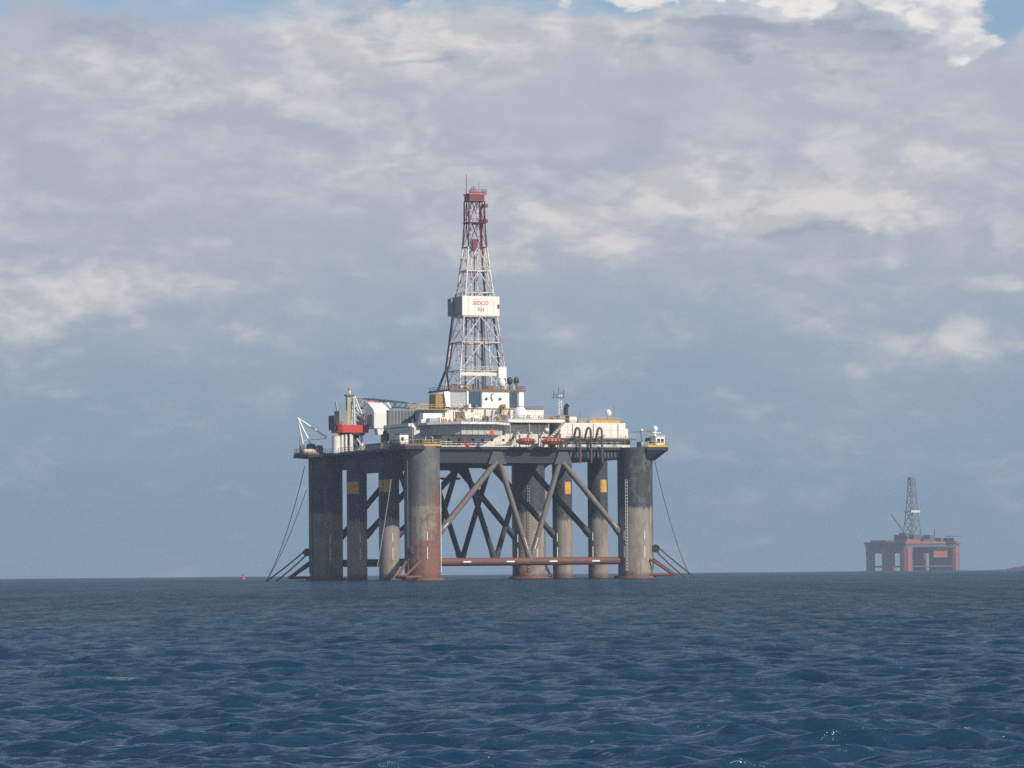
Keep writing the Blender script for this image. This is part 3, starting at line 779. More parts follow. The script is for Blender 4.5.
def derrick():
    cu, cv = 30.2, 35.3
    prof = [(50.55, 6.9), (56.0, 6.45), (63.6, 5.65), (70.6, 4.85), (77.1, 4.05), (83.0, 3.35), (89.5, 2.72), (96.0, 2.32), (102.0, 2.28)]
    KV = .74
    def P(i, su, sv): z, h = prof[i]; return Vector((cu + su * h, cv + sv * h * KV, z))
    b = MB(); b.box(cu - 7.3, cu + 7.3, cv - 5.5, cv + 5.5, 50.56, 51.0); dk = rig.mb('derrick', b, M['derrick_white'])
    def mt(i): return M['derrick_red'] if prof[i][0] >= 89 else M['derrick_white']
    for su in (-1, 1):
        for sv in (-1, 1):
            for i in range(8):
                rig.bar('leg', P(i, su, sv), P(i + 1, su, sv), .23 if i < 6 else .20, mt(i), dk, n=8)
    faces = [((-1, -1), (1, -1)), ((-1, 1), (1, 1)), ((-1, -1), (-1, 1)), ((1, -1), (1, 1))]
    for fi, (a, c) in enumerate(faces):
        def mb_(i): return M['derrick_pink'] if fi in (1, 2) and prof[i][0] < 89 else mt(i)
        for i in range(1, 9):
            rig.bar('girt', P(i, *a), P(i, *c), .17 if i < 6 else .15, mt(i) if i != 3 else M['derrick_white'], dk)
        for i in range(8):
            top = (P(i + 1, *a) + P(i + 1, *c)) / 2
            rr = .135 if i < 6 else .12
            rig.bar('brace', P(i, *a), top, rr, mb_(i), dk, n=6)
            rig.bar('brace', P(i, *c), top, rr, mb_(i), dk, n=6)
            # secondary members of each panel
            q0 = P(i, *a).lerp(top, .5); q1 = P(i, *c).lerp(top, .5)
            rig.bar('brace', q0, (P(i, *a) + P(i + 1, *a)) / 2, .075, mb_(i) if fi != 0 else M['derrick_pink'] if i < 6 else mt(i), dk, n=5)
            rig.bar('brace', q1, (P(i, *c) + P(i + 1, *c)) / 2, .075, mb_(i) if fi != 0 else M['derrick_pink'] if i < 6 else mt(i), dk, n=5)
    # working platforms
    for z, h, mat in ((56.0, 6.9, 'cream'), (63.7, 6.0, 'derrick_white'), (83.1, 3.6, 'derrick_white'), (96.1, 2.7, 'derrick_red')):
        bb = MB(); k = KV
        for (x0, x1, y0, y1) in ((-h, h, -h * k, -h * k + .7), (-h, h, h * k - .7, h * k), (-h, -h + .7, -h * k + .7, h * k - .7), (h - .7, h, -h * k + .7, h * k - .7)):
            bb.box(cu + x0, cu + x1, cv + y0, cv + y1, z, z + .14)
        rig.mb('walkway', bb, M[mat], dk)
        rig.rail([(cu - h, cv - h * k, z + .14), (cu + h, cv - h * k, z + .14), (cu + h, cv + h * k, z + .14)], .95, M[mat], dk, r=.045, kick=0)
    # lower girder ring with boxes
    rig.block('girder', cu - 6.4, cu + 6.4, cv - 4.95, cv - 4.75, 54.6, 55.5, M['cream'], dk)
    rig.block('girder', cu + 4.3, cu + 6.6, cv - 5.6, cv - 4.98, 54.0, 56.9, M['clean_white'], dk)
    # guide rails, travelling block and standing pipe inside
    for du in (-.9, .9): rig.bar('guide_rail', (cu + du, cv + .5, 51), (cu + du, cv + .5, 101.5), .17, M['derrick_white'], dk)
    rig.bar('drill_pipe', (cu - .15, cv, 51), (cu - .15, cv, 88), .22, M['brown'], dk)
    for k, (du, dv) in enumerate(((-2.6, 1.6), (-2.2, 1.9), (2.5, 1.5), (2.9, 1.7), (3.2, 1.9), (3.4, 1.2))):
        rig.bar('stand_pipe', (cu + du, cv + dv, 51), (cu + du * .8, cv + dv * .8, 76), .13, M['brown'] if k % 2 else M['steel'], dk)
    bb = MB(); bb.box(cu - .75, cu + .75, cv - .35, cv + .35, 88.5, 91.8); rig.mb('travelling_block', bb, M['derrick_red'], dk)
    # escape slide and cable tray, their dark colour carrying the left rear leg's shade
    rig.tube('cable_tray', [(cu - 4.1, cv + 3.3, 77), (cu - 5.0, cv + 4.0, 70.6), (cu - 5.9, cv + 4.5, 63), (cu - 6.6, cv + 5.1, 56.6), (cu - 8.8, cv + 5.6, 51)], .32, M['hull'], dk, n=8)
    rig.tube('cable_tray', [(cu - 5.6, cv + 2.6, 64), (cu - 6.6, cv + 2.9, 57.5), (cu - 7.6, cv + 2.0, 55.5), (cu - 7.0, cv + 2, 51)], .22, M['hull'], dk, n=8)
    rig.tube('cable_tray', [(cu + 4.9, cv + 2.5, 70.6), (cu + 4.0, cv + 2.3, 77), (cu + 2.9, cv + 1.8, 90), (cu + 2.5, cv + 1.6, 101)], .22, M['derrick_red'], dk, n=8)
    rig.tube('cable_tray', [(cu + 5.0, cv - 1, 70.5), (cu + 5.9, cv - 1.0, 62.5), (cu + 6.7, cv - 1, 54)], .30, M['hull'], dk, n=8)
    # wind wall round the racking board, with lettering
    hu, hv, z0, z1 = 5.45, 3.9, 70.75, 76.1
    bb = MB()
    bb.box(cu - hu, cu + hu, cv - hv, cv - hv + .2, z0, z1); bb.box(cu - hu, cu + hu, cv + hv - .2, cv + hv, z0, z1)
    bb.box(cu - hu, cu - hu + .2, cv - hv + .2, cv + hv - .2, z0, z1); bb.box(cu + hu - .2, cu + hu, cv - hv + .2, cv + hv - .2, z0, z1)
    bb.box(cu - hu + .2, cu + hu - .2, cv - hv + .2, cv + hv - .2, z0, z0 + .25)
    rig.mb('wind_wall', bb, M['white'], dk)
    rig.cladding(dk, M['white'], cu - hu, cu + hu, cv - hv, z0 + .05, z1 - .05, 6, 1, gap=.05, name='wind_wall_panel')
    rig.cladding(dk, M['pale_grey'], cv - hv, cv + hv, cu - hu, z0 + .05, z1 - .05, 4, 1, 'left', gap=.05, name='wind_wall_panel')  # left panels greyer than the front, shade of that side painted in
    rig.block('vent', cu + hu - .62, cu + hu - .08, cv - hv - .16, cv - hv - .08, 72.8, 73.9, M['black'], dk)
    rig.block('gantry', cu - hu - 1.1, cu - hu - .1, cv + 1.2, cv + hv - .3, z0 + .2, z1 - .4, M['grey'], dk)
    for txt, zc, size in (('SEDCO', 73.75, 1.45), ('704', 72.0, 1.4)):
        cd = bpy.data.curves.new('lettering', 'FONT'); cd.body = txt; cd.size = size; cd.align_x = 'CENTER'; cd.extrude = .02; cd.offset = .008
        tmp = bpy.data.objects.new('tmp', cd); COL.objects.link(tmp)
        bpy.context.view_layer.update()
        me = bpy.data.meshes.new_from_object(tmp.evaluated_get(bpy.context.evaluated_depsgraph_get()))
        bpy.data.objects.remove(tmp); me.materials.clear(); me.materials.append(M['faded_red'])
        rig.link('lettering', me, dk, Matrix.Translation((cu - .1, cv - hv - .12, zc)) @ Matrix.Rotation(math.radians(90), 4, 'X'))
    # crown
    bb = MB(); bb.box(cu - 2.2, cu + 2.2, cv - 1.8, cv + 1.8, 102.0, 103.7); rig.mb('crown_block', bb, M['derrick_red'], dk)
    bb = MB(); bb.box(cu - 2.4, cu + 2.9, cv - 2.0, cv + 2.0, 103.71, 104.0); rig.mb('crown_platform', bb, M['faded_red'], dk)
    rig.rail([(cu - 2.3, cv - 1.9, 104.0), (cu + 2.8, cv - 1.9, 104.0), (cu + 2.8, cv + 1.9, 104.0)], 1.1, M['derrick_red'], dk, r=.05, kick=.3)
    bb = MB(); bb.hull([(cu - 1.5, cv - .5, 104), (cu + 1.0, cv - .5, 104), (cu - 1.5, cv + .5, 104), (cu + 1.0, cv + .5, 104), (cu - .6, cv, 106.2), (cu + .1, cv, 106.2)])
    rig.mb('crown_frame', bb, M['derrick_red'], dk)
    rig.bar('antenna_mast', (cu - 2.75, cv - 1, 92), (cu - 2.75, cv - 1, 109.0), .11, M['derrick_red'], dk)
    rig.bar('antenna_mast', (cu + 1.6, cv + .6, 104), (cu + 1.6, cv + .6, 107.4), .05, M['steel'], dk)
    for z in (96.2, 100.4): rig.block('side_platform', cu + 2.3, cu + 3.3, cv - 1.6, cv + .4, z, z + .8, M['derrick_red'], dk)
derrick()

def radomes_and_masts():
    rig.ball('radome', (33.3, 13, 43.7), 1.92, M['clean_white'], n=32)
    b = MB(); b.tube([(33.3, 13, 41.71), (33.3, 13, 42.6)], [1.3, 1.0], 16); rig.mb('radome_base', b, M['grey'])
    rig.ball('radome', (37.0, 14, 42.9), .78, M['clean_white']); rig.bar('radome_base', (37, 14, 41.7), (37, 14, 42.4), .4, M['pale_grey'])
    b = MB(); b.box(36.2, 46.0, 26, 40, 41.6, 45.3); h = rig.mb('control_house', b, M['cream'])
    rig.cladding(h, M['cream'], 36.2, 46.0, 26, 41.7, 45.2, 4, 1)
    rig.rail([(36.5, 26.2, 45.3), (45.8, 26.2, 45.3)], 1.0, M['brown'], h)
    for u in (38.2, 40.6, 43.0): rig.block('roof_fan', u - .7, u + .7, 29, 31, 45.31, 46.0, M['brown'], h)
    rig.ball('signal_ball', (46.3, 21, 42.6), 1.0, M['red']); rig.bar('ball_stand', (46.3, 21, 41), (46.3, 21, 42), .3, M['pale_grey'])
    # lattice radio mast
    m = MB()
    u0, v0 = 50.3, 25.0
    for du, dv in ((-.5, -.4), (.5, -.4), (0, .5)): m.tube([(u0 + du, v0 + dv, 41.5), (u0 + du * .7, v0 + dv * .7, 49.6)], .10, 6)
    for k in range(9):
        z = 41.8 + k * .86; m.tube([(u0 - .5, v0 - .4, z), (u0 + .45, v0 - .4, z + .86)], .06, 5)
    mm = rig.mb('radio_mast', m, M['clean_white'])
    rig.block('mast_platform', u0 - 1.9, u0 + 1.4, v0 - 1, v0 + 1, 48.6, 48.8, M['steel'], mm)
    for du, z in ((-1.7, 50.6), (-1.0, 49.9), (-.3, 51.4), (.5, 50.4), (1.2, 50.9)): rig.bar('aerial', (u0 + du, v0, 48.8), (u0 + du, v0, z), .11, M['steel'], mm, n=6)
    rig.bar('aerial', (u0 - 2.0, v0, 49.6), (u0 + 1.6, v0, 49.8), .10, M['steel'], mm, n=6)
    b = MB(); b.tube([(51.6, 24, 43.9), (51.6, 24, 45.6), (51.8, 23.9, 46.4), (52.2, 23.8, 46.7)], .62, 14); rig.mb('exhaust_stack', b, M['black'])
    b = MB(); b.box(49.4, 52.6, 23, 27, 41.5, 43.9); g = rig.mb('generator_housing', b, M['olive'])
    rig.rail([(49.2, 22.8, 41.5), (53.0, 22.8, 41.5)], 1.6, M['yellow'], g, step=.8, r=.09, kick=.6)
    # right-hand winch platform: cabin, winches, dome
    b = MB(); b.box(65.2, 67.8, -3.4, .6, ZD + .1, 37.3); c = rig.mb('winch_cabin', b, M['clean_white'])
    for k in range(2): rig.block('window', 65.6 + k * 1.1, 66.4 + k * 1.1, -3.47, -3.403, 35.7, 36.7, M['glass'], c)
    rig.block('roof', 65.0, 68.0, -3.6, .8, 37.31, 37.5, M['white'], c)
    rig.ball('radome', (66.6, 0, 39.5), .78, M['clean_white']); rig.bar('radome_post', (66.6, 0, 37.5), (66.6, 0, 39), .35, M['clean_white'])
    rig.block('radome_shelf', 65.7, 68.1, -.6, .79, 38.3, 38.5, M['cream'])
    b = MB(); b.tube([(64.6, 1, 36.0), (66.0, 1, 36.0)], 1.15, 18); rig.mb('anchor_winch', b, M['black'])
    b = MB(); b.box(61.9, 64.4, -1.5, 1.5, ZD + .1, 36.0); rig.mb('winch_engine', b, M['grey'])
    rig.bar('lamp_post', (62.3, -1.0, ZD), (62.0, -1.0, 38.8), .12, M['steel']); rig.ball('lamp', (62.3, -1.0, 39.0), .38, M['clean_white'])
    b = MB(); b.tube([(61.8, -1.2, 35.2), (62.4, -1.2, 35.2)], .6, 14); rig.mb('hawse_roller', b, M['pale_grey'])
    rig.bar('boom', (60.9, 2, 38.6), (66.0, 1, 38.9), .09, M['brown'])
radomes_and_masts()

def left_side():
    # near left winch platform
    b = MB(); b.box(-7.6, -5.2, -3.6, -.6, ZD + .1, 37.4); c = rig.mb('winch_cabin', b, M['clean_white'])
    rig.block('window', -7.2, -6.5, -3.67, -3.603, 35.8, 36.7, M['glass'], c); rig.block('roof', -7.8, -5.0, -3.8, -.4, 37.41, 37.6, M['brown'], c)
    b = MB(); b.tube([(-4.8, -1, 35.8), (-3.4, -1, 35.8)], 1.1, 18); rig.mb('anchor_winch', b, M['black'])
    rig.ball('radome', (-1.8, 2, 39.7), .6, M['clean_white']); rig.bar('radome_post', (-1.8, 2, ZD), (-1.8, 2, 39.2), .14, M['pale_grey'])
    bb = MB(); bb.tube([(.2, -2, ZD), (.2, -2, 36.9), (2.2, -2, 36.9), (2.2, -2, ZD)], .12, 6); rig.mb('pipe_arch', bb, M['clean_white'])
    b = MB(); b.box(-1.0, 1.2, -2.6, 1, ZD + .05, 36.2); rig.mb('winch_engine', b, M['steel'])
    b = MB(); b.box(-1.2, 1.0, 10, 24, ZD + .05, 36.6); rig.mb('store', b, M['grey'])
    b = MB(); b.box(-.8, 2.2, 27, 38, ZD + .05, 36.3); rig.mb('store', b, M['brown'])
    rig.cladding(rig.o.children[-1], M['brown'], 27, 38, -.8, ZD + .1, 36.2, 4, 1, 'left')
    # louvred screen and pipe rack behind the cranes
    b = MB(); b.box(6.5, 15.0, 40, 41, 41.5, 45.6); sc = rig.mb('louvre_screen', b, M['grey'])
    for k in range(9): rig.block('slat', 6.6 + k * .94, 7.2 + k * .94, 39.88, 39.998, 41.7, 45.4, M['steel'], sc)
    # flare boom frame on the far left platform
    ap = Vector((-7.4, L + 2.0, 44.6))
    fl = rig.bar('boom_leg', (-5.6, L + 1.0, ZD), ap, .22, M['clean_white'], n=8)
    rig.bar('boom_leg', (-3.2, L - 1.0, ZD + .1), ap, .26, M['clean_white'], n=8)
    rig.bar('boom_leg', (-.2, L - 1.5, 39.2), ap, .24, M['clean_white'], n=8)
    rig.bar('tie_bar', (-6.4, L, 38.4), (-.4, L - 1.5, 38.9), .10, M['clean_white'])
    rig.bar('whip_aerial', (-7.6, L, ZD), (-7.6, L, 39.5), .08, M['steel'])
    b = MB(); b.box(-7.6, -4.0, L - 3.2, L - 1, ZD + .1, 35.9); rig.mb('winch_bed', b, M['white'])
    b = MB(); b.tube([(-5.2, L, 36.2), (-3.4, L, 36.2)], 1.3, 18); rig.mb('anchor_winch', b, M['black'])
    b = MB(); b.tube([(-2.6, L, 36.0), (-1.2, L, 36.0)], 1.1, 18); rig.mb('anchor_winch', b, M['steel'])
    b = MB(); b.box(-7.5, -6.7, L - .6, L + .4, ZD + .1, 37.0); rig.mb('winch_cabin', b, M['brown'])
    rig.block('balcony', -4.0, -2.41, 52.5, 58, ZD - .5, ZD - .02, M['hull'])
    # white vertical bottles by the left crane
    for k, (u, v, r, z1) in enumerate(((-2.6, 55.2, 1.15, 38.9), (-.8, 55.2, .36, 39.4), (.2, 55.0, .36, 39.5), (1.5, 55.0, .36, 39.6))):
        b = MB(); b.tube([(u, v, ZD), (u, v, z1)], r, 16); tk = rig.mb('storage_bottle', b, M['white'])
        if k == 0:
            b = MB(); b.sphere((u, v, z1), r, 14, 0, 1, (1, 1, .5)); rig.mb('bottle_cap', b, M['yellow'], tk)
left_side()

def containers():
    def box(label, u0, u1, v0, v1, z0, z1, mat, stripes=False):
        t = Thing('container', label, 'container', RIG, ((u0 + u1) / 2, (v0 + v1) / 2, z0), 'containers stowed behind the helideck')
        b = MB(); b.box(u0, u1, v0, v1, z0, z1); body = t.mb('body', b, M[mat])
        n = max(3, int((u1 - u0) / .45))
        for k in range(n):
            x = u0 + (k + .5) * (u1 - u0) / n
            t.block('rib', x - .08, x + .08, v0 - .06, v0 - .002, z0 + .2, z1 - .2, M[mat], body)
        for x in (u0 + .09, u1 - .09): t.block('corner_post', x - .09, x + .09, v0 - .10, v0 - .003, z0, z1, M[mat], body)
        if stripes:
            for k in range(3):
                x = u0 + .3 + k * (u1 - u0 - .6) / 3
                bb = MB(); bb.hull([(x + .4, v0 - .14, z0 + .2), (x + .72, v0 - .14, z0 + .2), (x, v0 - .14, z1 - .2), (x + .32, v0 - .14, z1 - .2), (x + .4, v0 - .07, z0 + .2), (x + .72, v0 - .07, z0 + .2), (x, v0 - .07, z1 - .2), (x + .32, v0 - .07, z1 - .2)])
                t.mb('stripe', bb, M['orange'], body)
    box('long white container behind the helideck, below the yellow catwalk', 9.0, 14.4, 21.2, 23.8, 40.76, 44.0, 'clean_white')
    box('grey container in front of the long white container', 9.8, 12.4, 18.6, 20.9, 40.76, 42.6, 'pale_grey')
    box('small white container with orange slanting stripes', 12.6, 15.0, 18.4, 20.8, 40.76, 42.8, 'white', True)
    box('small white container at the left edge of the helideck', 7.4, 8.7, 18.6, 20.9, 40.76, 42.2, 'clean_white')
containers()

def clutter():
    """lockers, pipes, vents and drums standing about on the decks"""
    rng = random.Random(5)
    zones = [  # u0,u1,v,z, max height, count
        (18.5, 38, 25.6, 41.51, 3.4, 34), (26, 41, 3.2, 41.71, 1.0, 9), (41, 60, 8.0, 41.01, 1.2, 10), (6.0, 17, 24.8, 41.51, 2.4, 8),
        (19.5, 39.5, 27.5, 50.56, 2.3, 24), (19.0, 40, 25.4, 45.72, 1.5, 8), (40.5, 59, 1.6, 36.82, 1.1, 14), (-2.0, 5.5, 19, ZD + .05, 3.0, 16), (61, 65.5, -2.5, ZD + .1, 1.5, 6), (-8, -1.5, 1.2, ZD + .1, 2.2, 8), (-2, 3.4, -3.2, ZD + .1, 1.6, 6),
        (-1.0, 4.5, 40, ZD + .03, 2.0, 7), (-.5, 4.0, 47, ZD + .03, 2.4, 6), (6.4, 25, .5, ZD + .03, 1.0, 10), (-7, -1, L - 2.5, ZD + .1, 1.8, 6), (46, 60, 26, 41.51, 2.2, 8)]
    cols = ['pale_grey', 'cream', 'grey', 'brown', 'white', 'steel', 'yellow', 'olive', 'white', 'grey', 'rust']
    for (u0, u1, v, z, hm, n) in zones:
        for k in range(n):
            u = rng.uniform(u0, u1); vv = v + rng.uniform(-.35, .35); m = M[rng.choice(cols)]; h = hm * rng.uniform(.4, 1)
            q = rng.random()
            if q < .40:
                w = rng.uniform(.4, 1.5); b = MB(); b.box(u, u + w, vv, vv + .6, z, z + h * .7); o = rig.mb('deck_locker', b, m)
                rig.block('lid', u - .05, u + w + .05, vv - .05, vv + .65, z + h * .7 + .003, z + h * .7 + .08, m, o)
            elif q < .62:
                rig.tube('vent_pipe', [(u, vv, z), (u, vv, z + h), (u + .15, vv - .1, z + h + .25), (u + .5, vv - .15, z + h + .25)], .12, m, n=8)
            elif q < .8:
                b = MB(); b.tube([(u, vv, z), (u, vv, z + h * .6)], rng.uniform(.25, .5), 14); rig.mb('drum', b, m)
            else:
                rig.tube('pipe_run', [(u, vv, z + .1), (u, vv, z + h * .8), (u + rng.uniform(.8, 2.4), vv, z + h * .8), (u + 2.4, vv, z + .1)], .09, m, n=6)
clutter()

# ------------------------------------------------------------------ cranes
def crane_red():
    cu, cv = 4.5, 62.0
    t = Thing('pedestal_crane', 'red slewing crane with white lattice gantry at the far left end of the rig', 'crane', RIG, (cu, cv, ZD), 'pedestal cranes on the rig deck')
    b = MB(); b.tube([(cu, cv, ZD), (cu, cv, 39.6)], 2.1, 20); p = t.mb('pedestal', b, M['hull_pale'])
    for k in range(6):
        a = k * math.pi / 3 + .2
        t.bar('pedestal_leg', (cu + 3.4 * math.cos(a), cv + 3.4 * math.sin(a), ZD), (cu + 3.2 * math.cos(a), cv + 3.2 * math.sin(a), 39.9), .3, M['white'], p)
    t.bar('pedestal_brace', (cu + .2, cv - 3.6, 38.6), (cu + 2.6, cv - 3.4, 35), .22, M['clean_white'], p)
    b = MB()
    b.hull([(cu + x, cv + y, z) for x, y in ((-5.0, -2.8), (-4.0, -3.6), (3.6, -3.6), (4.0, -2.6), (4.0, 2.4), (-5.0, 2.4)) for z in (40.2, 42.3)])
    h = t.mb('slewing_house', b, M['red'])
    b = MB(); b.tube([(cu, cv, 39.61), (cu, cv, 40.19)], 3.6, 28); t.mb('slew_ring', b, M['black'])
    t.rail([(cu - 5.3, cv - 2.6, 42.3), (cu - 4.2, cv - 3.4, 42.3)], 1.0, M['red'], h)
    b = MB(); b.box(cu - 5.9, cu - 4.4, cv - 2.2, cv + 2, 41.0, 44.9); t.mb('engine_box', b, M['hull'])
    b = MB(); b.box(cu - 4.2, cu - 1.8, cv - 1.8, cv + 2, 42.31, 46.2); t.mb('machinery_box', b, M['grey'])
    t.bar('exhaust', (cu - 4.0, cv, 45.6), (cu - 4.5, cv, 48.8), .3, M['pale_grey'])
    b = MB(); b.box(cu - 1.35, cu - .35, cv - .6, cv + .6, 42.31, 50.2); t.mb('mast', b, M['mast'])
    b = MB(); b.box(cu - 1.7, cu + .6, cv - .9, cv + .9, 50.21, 50.7); hd = t.mb('mast_head', b, M['brown'])
    t.bar('warning_light_post', (cu - .4, cv, 50.9), (cu - .4, cv, 51.9), .25, M['clean_white'], hd)
    b = MB(); b.box(cu - .8, cu + .2, cv - .3, cv + .3, 51.9, 52.6); t.mb('beacon', b, M['faded_red'], hd)
    top = Vector((cu + .5, cv - .9, 50.2))
    for dv in (-1.2, 1.2):
        t.bar('gantry_leg', (cu + 3.6, cv + dv - .6, 42.3), top + Vector((0, dv * .4, 0)), .20, M['clean_white'])
        t.bar('gantry_leg', (cu + .3, cv + dv - .6, 42.3), top + Vector((-.3, dv * .4, 0)), .17, M['clean_white'])
        for k in range(4):
            f0, f1 = k / 4, (k + .9) / 4
            A = Vector((cu + 3.6, cv + dv - .6, 42.3)).lerp(top, f0); B = Vector((cu + .3, cv + dv - .6, 42.3)).lerp(top, f1)
            t.bar('lattice_bar', A, B, .08, M['clean_white'], n=5)
    b = MB(); b.box(cu + 2.4, cu + 3.9, cv + .4, cv + 2.2, 42.31, 45.2); t.mb('winch_house', b, M['grey'])
    b = MB(); b.box(cu + 2.2, cu + 4.0, cv + .3, cv + 2.3, 45.21, 45.5); t.mb('walkway', b, M['yellow'])
    b = MB(); b.box(cu + 1.6, cu + 3.9, cv + .6, cv + 2, 46.9, 47.3); t.mb('upper_walkway', b, M['brown'])
    # lattice boom lowered to its rest beside the drill floor
    A0 = Vector((cu + 1.6, cv + 3.4, 48.8)); B0 = Vector((29.0, 64.0, 47.4))
    t.bar('boom_rest', (28.4, 64.0, 31.7), (28.4, 64.0, 46.6), .3, M['pale_grey'])
    t.bar('boom_heel', (cu + .6, cv + 2.3, 42.2), A0, .35, M['steel'])
    d = (B0 - A0); side = Vector((-d.y, d.x, 0)).normalized(); n = 14
    bm = t.bar('boom', A0 + Vector((0, 0, 1.3)) + side * .7, B0 + Vector((0, 0, .7)) + side * .4, .17, M['pale_grey'])
    rows = []
    for k in range(n + 1):
        f = k / n; hh = 1.3 * (1 - f) + .7 * f; ww = .7 * (1 - f) + .4 * f; c = A0.lerp(B0, f)
        rows.append([c + side * ww + Vector((0, 0, hh)), c - side * ww + Vector((0, 0, hh)), c + side * ww - Vector((0, 0, hh * .6)), c - side * ww - Vector((0, 0, hh * .6))])
    for q in range(1, 4): t.bar('boom_chord', rows[0][q], rows[n][q], .17, M['pale_grey'], bm)
    for k in range(n):
        for (a, c) in ((0, 2), (1, 3), (2, 0), (3, 1)) if k % 2 else ((2, 3), (0, 1), (2, 0), (3, 1)):
            t.bar('lattice_bar', rows[k][a], rows[k + 1][c], .07, M['pale_grey'], bm, n=5)
    t.bar('hoist_wire', top, B0 + Vector((0, 0, .8)), .05, M['pale_grey'], n=5)
crane_red()

def crane_white():
    t = Thing('pedestal_crane', 'crane with a big white wedge-roofed house and dark boom pointing right, beside the helideck', 'crane', RIG @ Matrix.Translation((4.15, 9.5, .26)), (8.6, 48, ZD), 'pedestal cranes on the rig deck')
    b = MB(); b.tube([(8.6, 47.5, ZD - .27), (8.6, 47.5, 40.3)], 1.5, 18); t.mb('pedestal', b, M['olive'])
    b = MB(); b.box(7.4, 10.4, 44.5, 50, 40.31, 41.0); t.mb('slew_platform', b, M['cream'])
    # house: box with a roof plane sloping down towards the front
    b = MB()
    b.hull([(4.1, 45, 41.0), (10.5, 45, 41.0), (10.5, 45, 45.2), (9.5, 45.6, 46.0), (4.1, 45, 45.4), (4.1, 45.3, 45.9),
            (4.1, 52, 41.0), (10.5, 52, 41.0), (4.1, 52, 48.2), (10.5, 51, 48.2), (4.1, 49.6, 48.2), (9.7, 48.6, 48.2)])
    h = t.mb('crane_house', b, M['clean_white'])
    b = MB(); b.box(3.9, 10.3, 51.0, 52.3, 48.22, 48.6); t.mb('roof_walkway', b, M['faded_red'], h)
    b = MB(); b.hull([(5.0, 45.2, 40.99), (7.0, 45.2, 40.99), (5.3, 45.2, 39.2), (6.8, 45.2, 39.4), (5.0, 47.4, 40.99), (7.0, 47.4, 40.99), (5.3, 47.4, 39.2), (6.8, 47.4, 39.4)])
    t.mb('counterweight', b, M['clean_white'])
    t.block('panel', 4.03, 4.098, 46.4, 50.0, 41.6, 44.8, M['grey'], h)
    # boom of two dark tubes with a red jib lying on it
    for dz, dv in ((0, 0), (-.9, .6), (0, 1.2)):
        t.bar('boom_tube', (8.0, 44.2 + dv, 40.8 + dz), (17.5, 37.2 + dv, 41.7 + dz), .32 if dz else .28, M['hull_pale'] if dz else M['hull'])
    t.bar('jib', (9.8, 42.2, 42.0), (14.4, 38.8, 43.2), .30, M['faded_red'])
    t.bar('jib', (11.6, 41.0, 42.2), (13.9, 39.2, 43.5), .34, M['red'])
    b = MB(); b.box(7.4, 11.0, 43.6, 44.6, 39.6, 41.2); t.mb('boom_foot', b, M['brown'])
crane_white()

# ------------------------------------------------------------------ mooring chains and wires
def moorings():
    def line(name, label, cat, pts, r, mat, group):
        t = Thing(name, label, cat, RIG, pts[0], group)
        t.tube('strand', pts, r, M[mat], n=8)
    def sag(p, q, s, n=14):
        p, q = Vector(p), Vector(q)
        return [p.lerp(q, k / n) - Vector((0, 0, s * 4 * (k / n) * (1 - k / n))) for k in range(n + 1)]
    g1, g2 = 'mooring chains running from the corner columns into the sea', 'thin pendant wires hanging from the corner platforms'
    line('mooring_chain', 'dark mooring chain, upper of the two slanting from the far left column into the sea', 'chain', sag((-4.9, 73.2, 8.4), (-14.6, 80.5, -.6), .3), .20, 'chain', g1)
    line('mooring_chain', 'dark mooring chain, lower of the two slanting from the far left column into the sea', 'chain', sag((-4.7, 73.4, 7.0), (-12.4, 78.6, -.6), .3), .20, 'chain', g1)
    line('mooring_chain', 'dark mooring chain, upper of the two slanting from the right column into the sea', 'chain', sag((W + 5.0, -3.2, 8.3), (W + 14.4, -8.6, -.6), .3), .19, 'chain', g1)
    line('mooring_chain', 'dark mooring chain, lower of the two slanting from the right column into the sea', 'chain', sag((W + 4.9, -3.0, 6.9), (W + 12.0, -7.2, -.6), .3), .19, 'chain', g1)
    line('pendant_wire', 'thin curved wire hanging from the far left platform down to the water', 'wire', sag((-5.6, 71.5, 31.4), (-14.2, 80.0, -.4), 3.4, 20), .10, 'chain', g2)
    line('pendant_wire', 'thin straight wire beside the curved one at the far left column', 'wire', sag((-5.3, 71.0, 25), (-14.0, 80.6, -.4), 2.0, 20), .08, 'chain', g2)
    line('pendant_wire', 'pale thin wire slanting across the small column left of the near column', 'wire', sag((-8.2, 1.0, 26), (-11.8, 2.0, 3.6), .5, 16), .09, 'pale_grey', g2)
    line('pendant_wire', 'thin curved wire hanging from the right platform down to the water', 'wire', sag((W + 5.6, -.6, 31.2), (W + 13.4, -6.0, -.4), 3.0, 20), .09, 'chain', g2)
moorings()

# ------------------------------------------------------------------ buoy
def buoy():
    x, y = -104.5, 1500.0
    t = Thing('buoy', 'small red buoy floating on the horizon left of the rig', 'buoy', Matrix.Translation((x, y, drop(y * y + x * x) - .1)) @ Matrix.Scale(.85, 4))
    b = MB(); b.tube([(0, 0, -.6), (0, 0, .2), (0, 0, .8)], [.8, 1.0, .85], 20); t.mb('float', b, M['red'])
    b = MB(); b.tube([(0, 0, .8), (0, 0, 2.0)], [.55, .3], 12); t.mb('tower', b, M['red'])
    b = MB(); b.sphere((0, 0, 2.3), .42, 12); t.mb('top_mark', b, M['red'])
buoy()

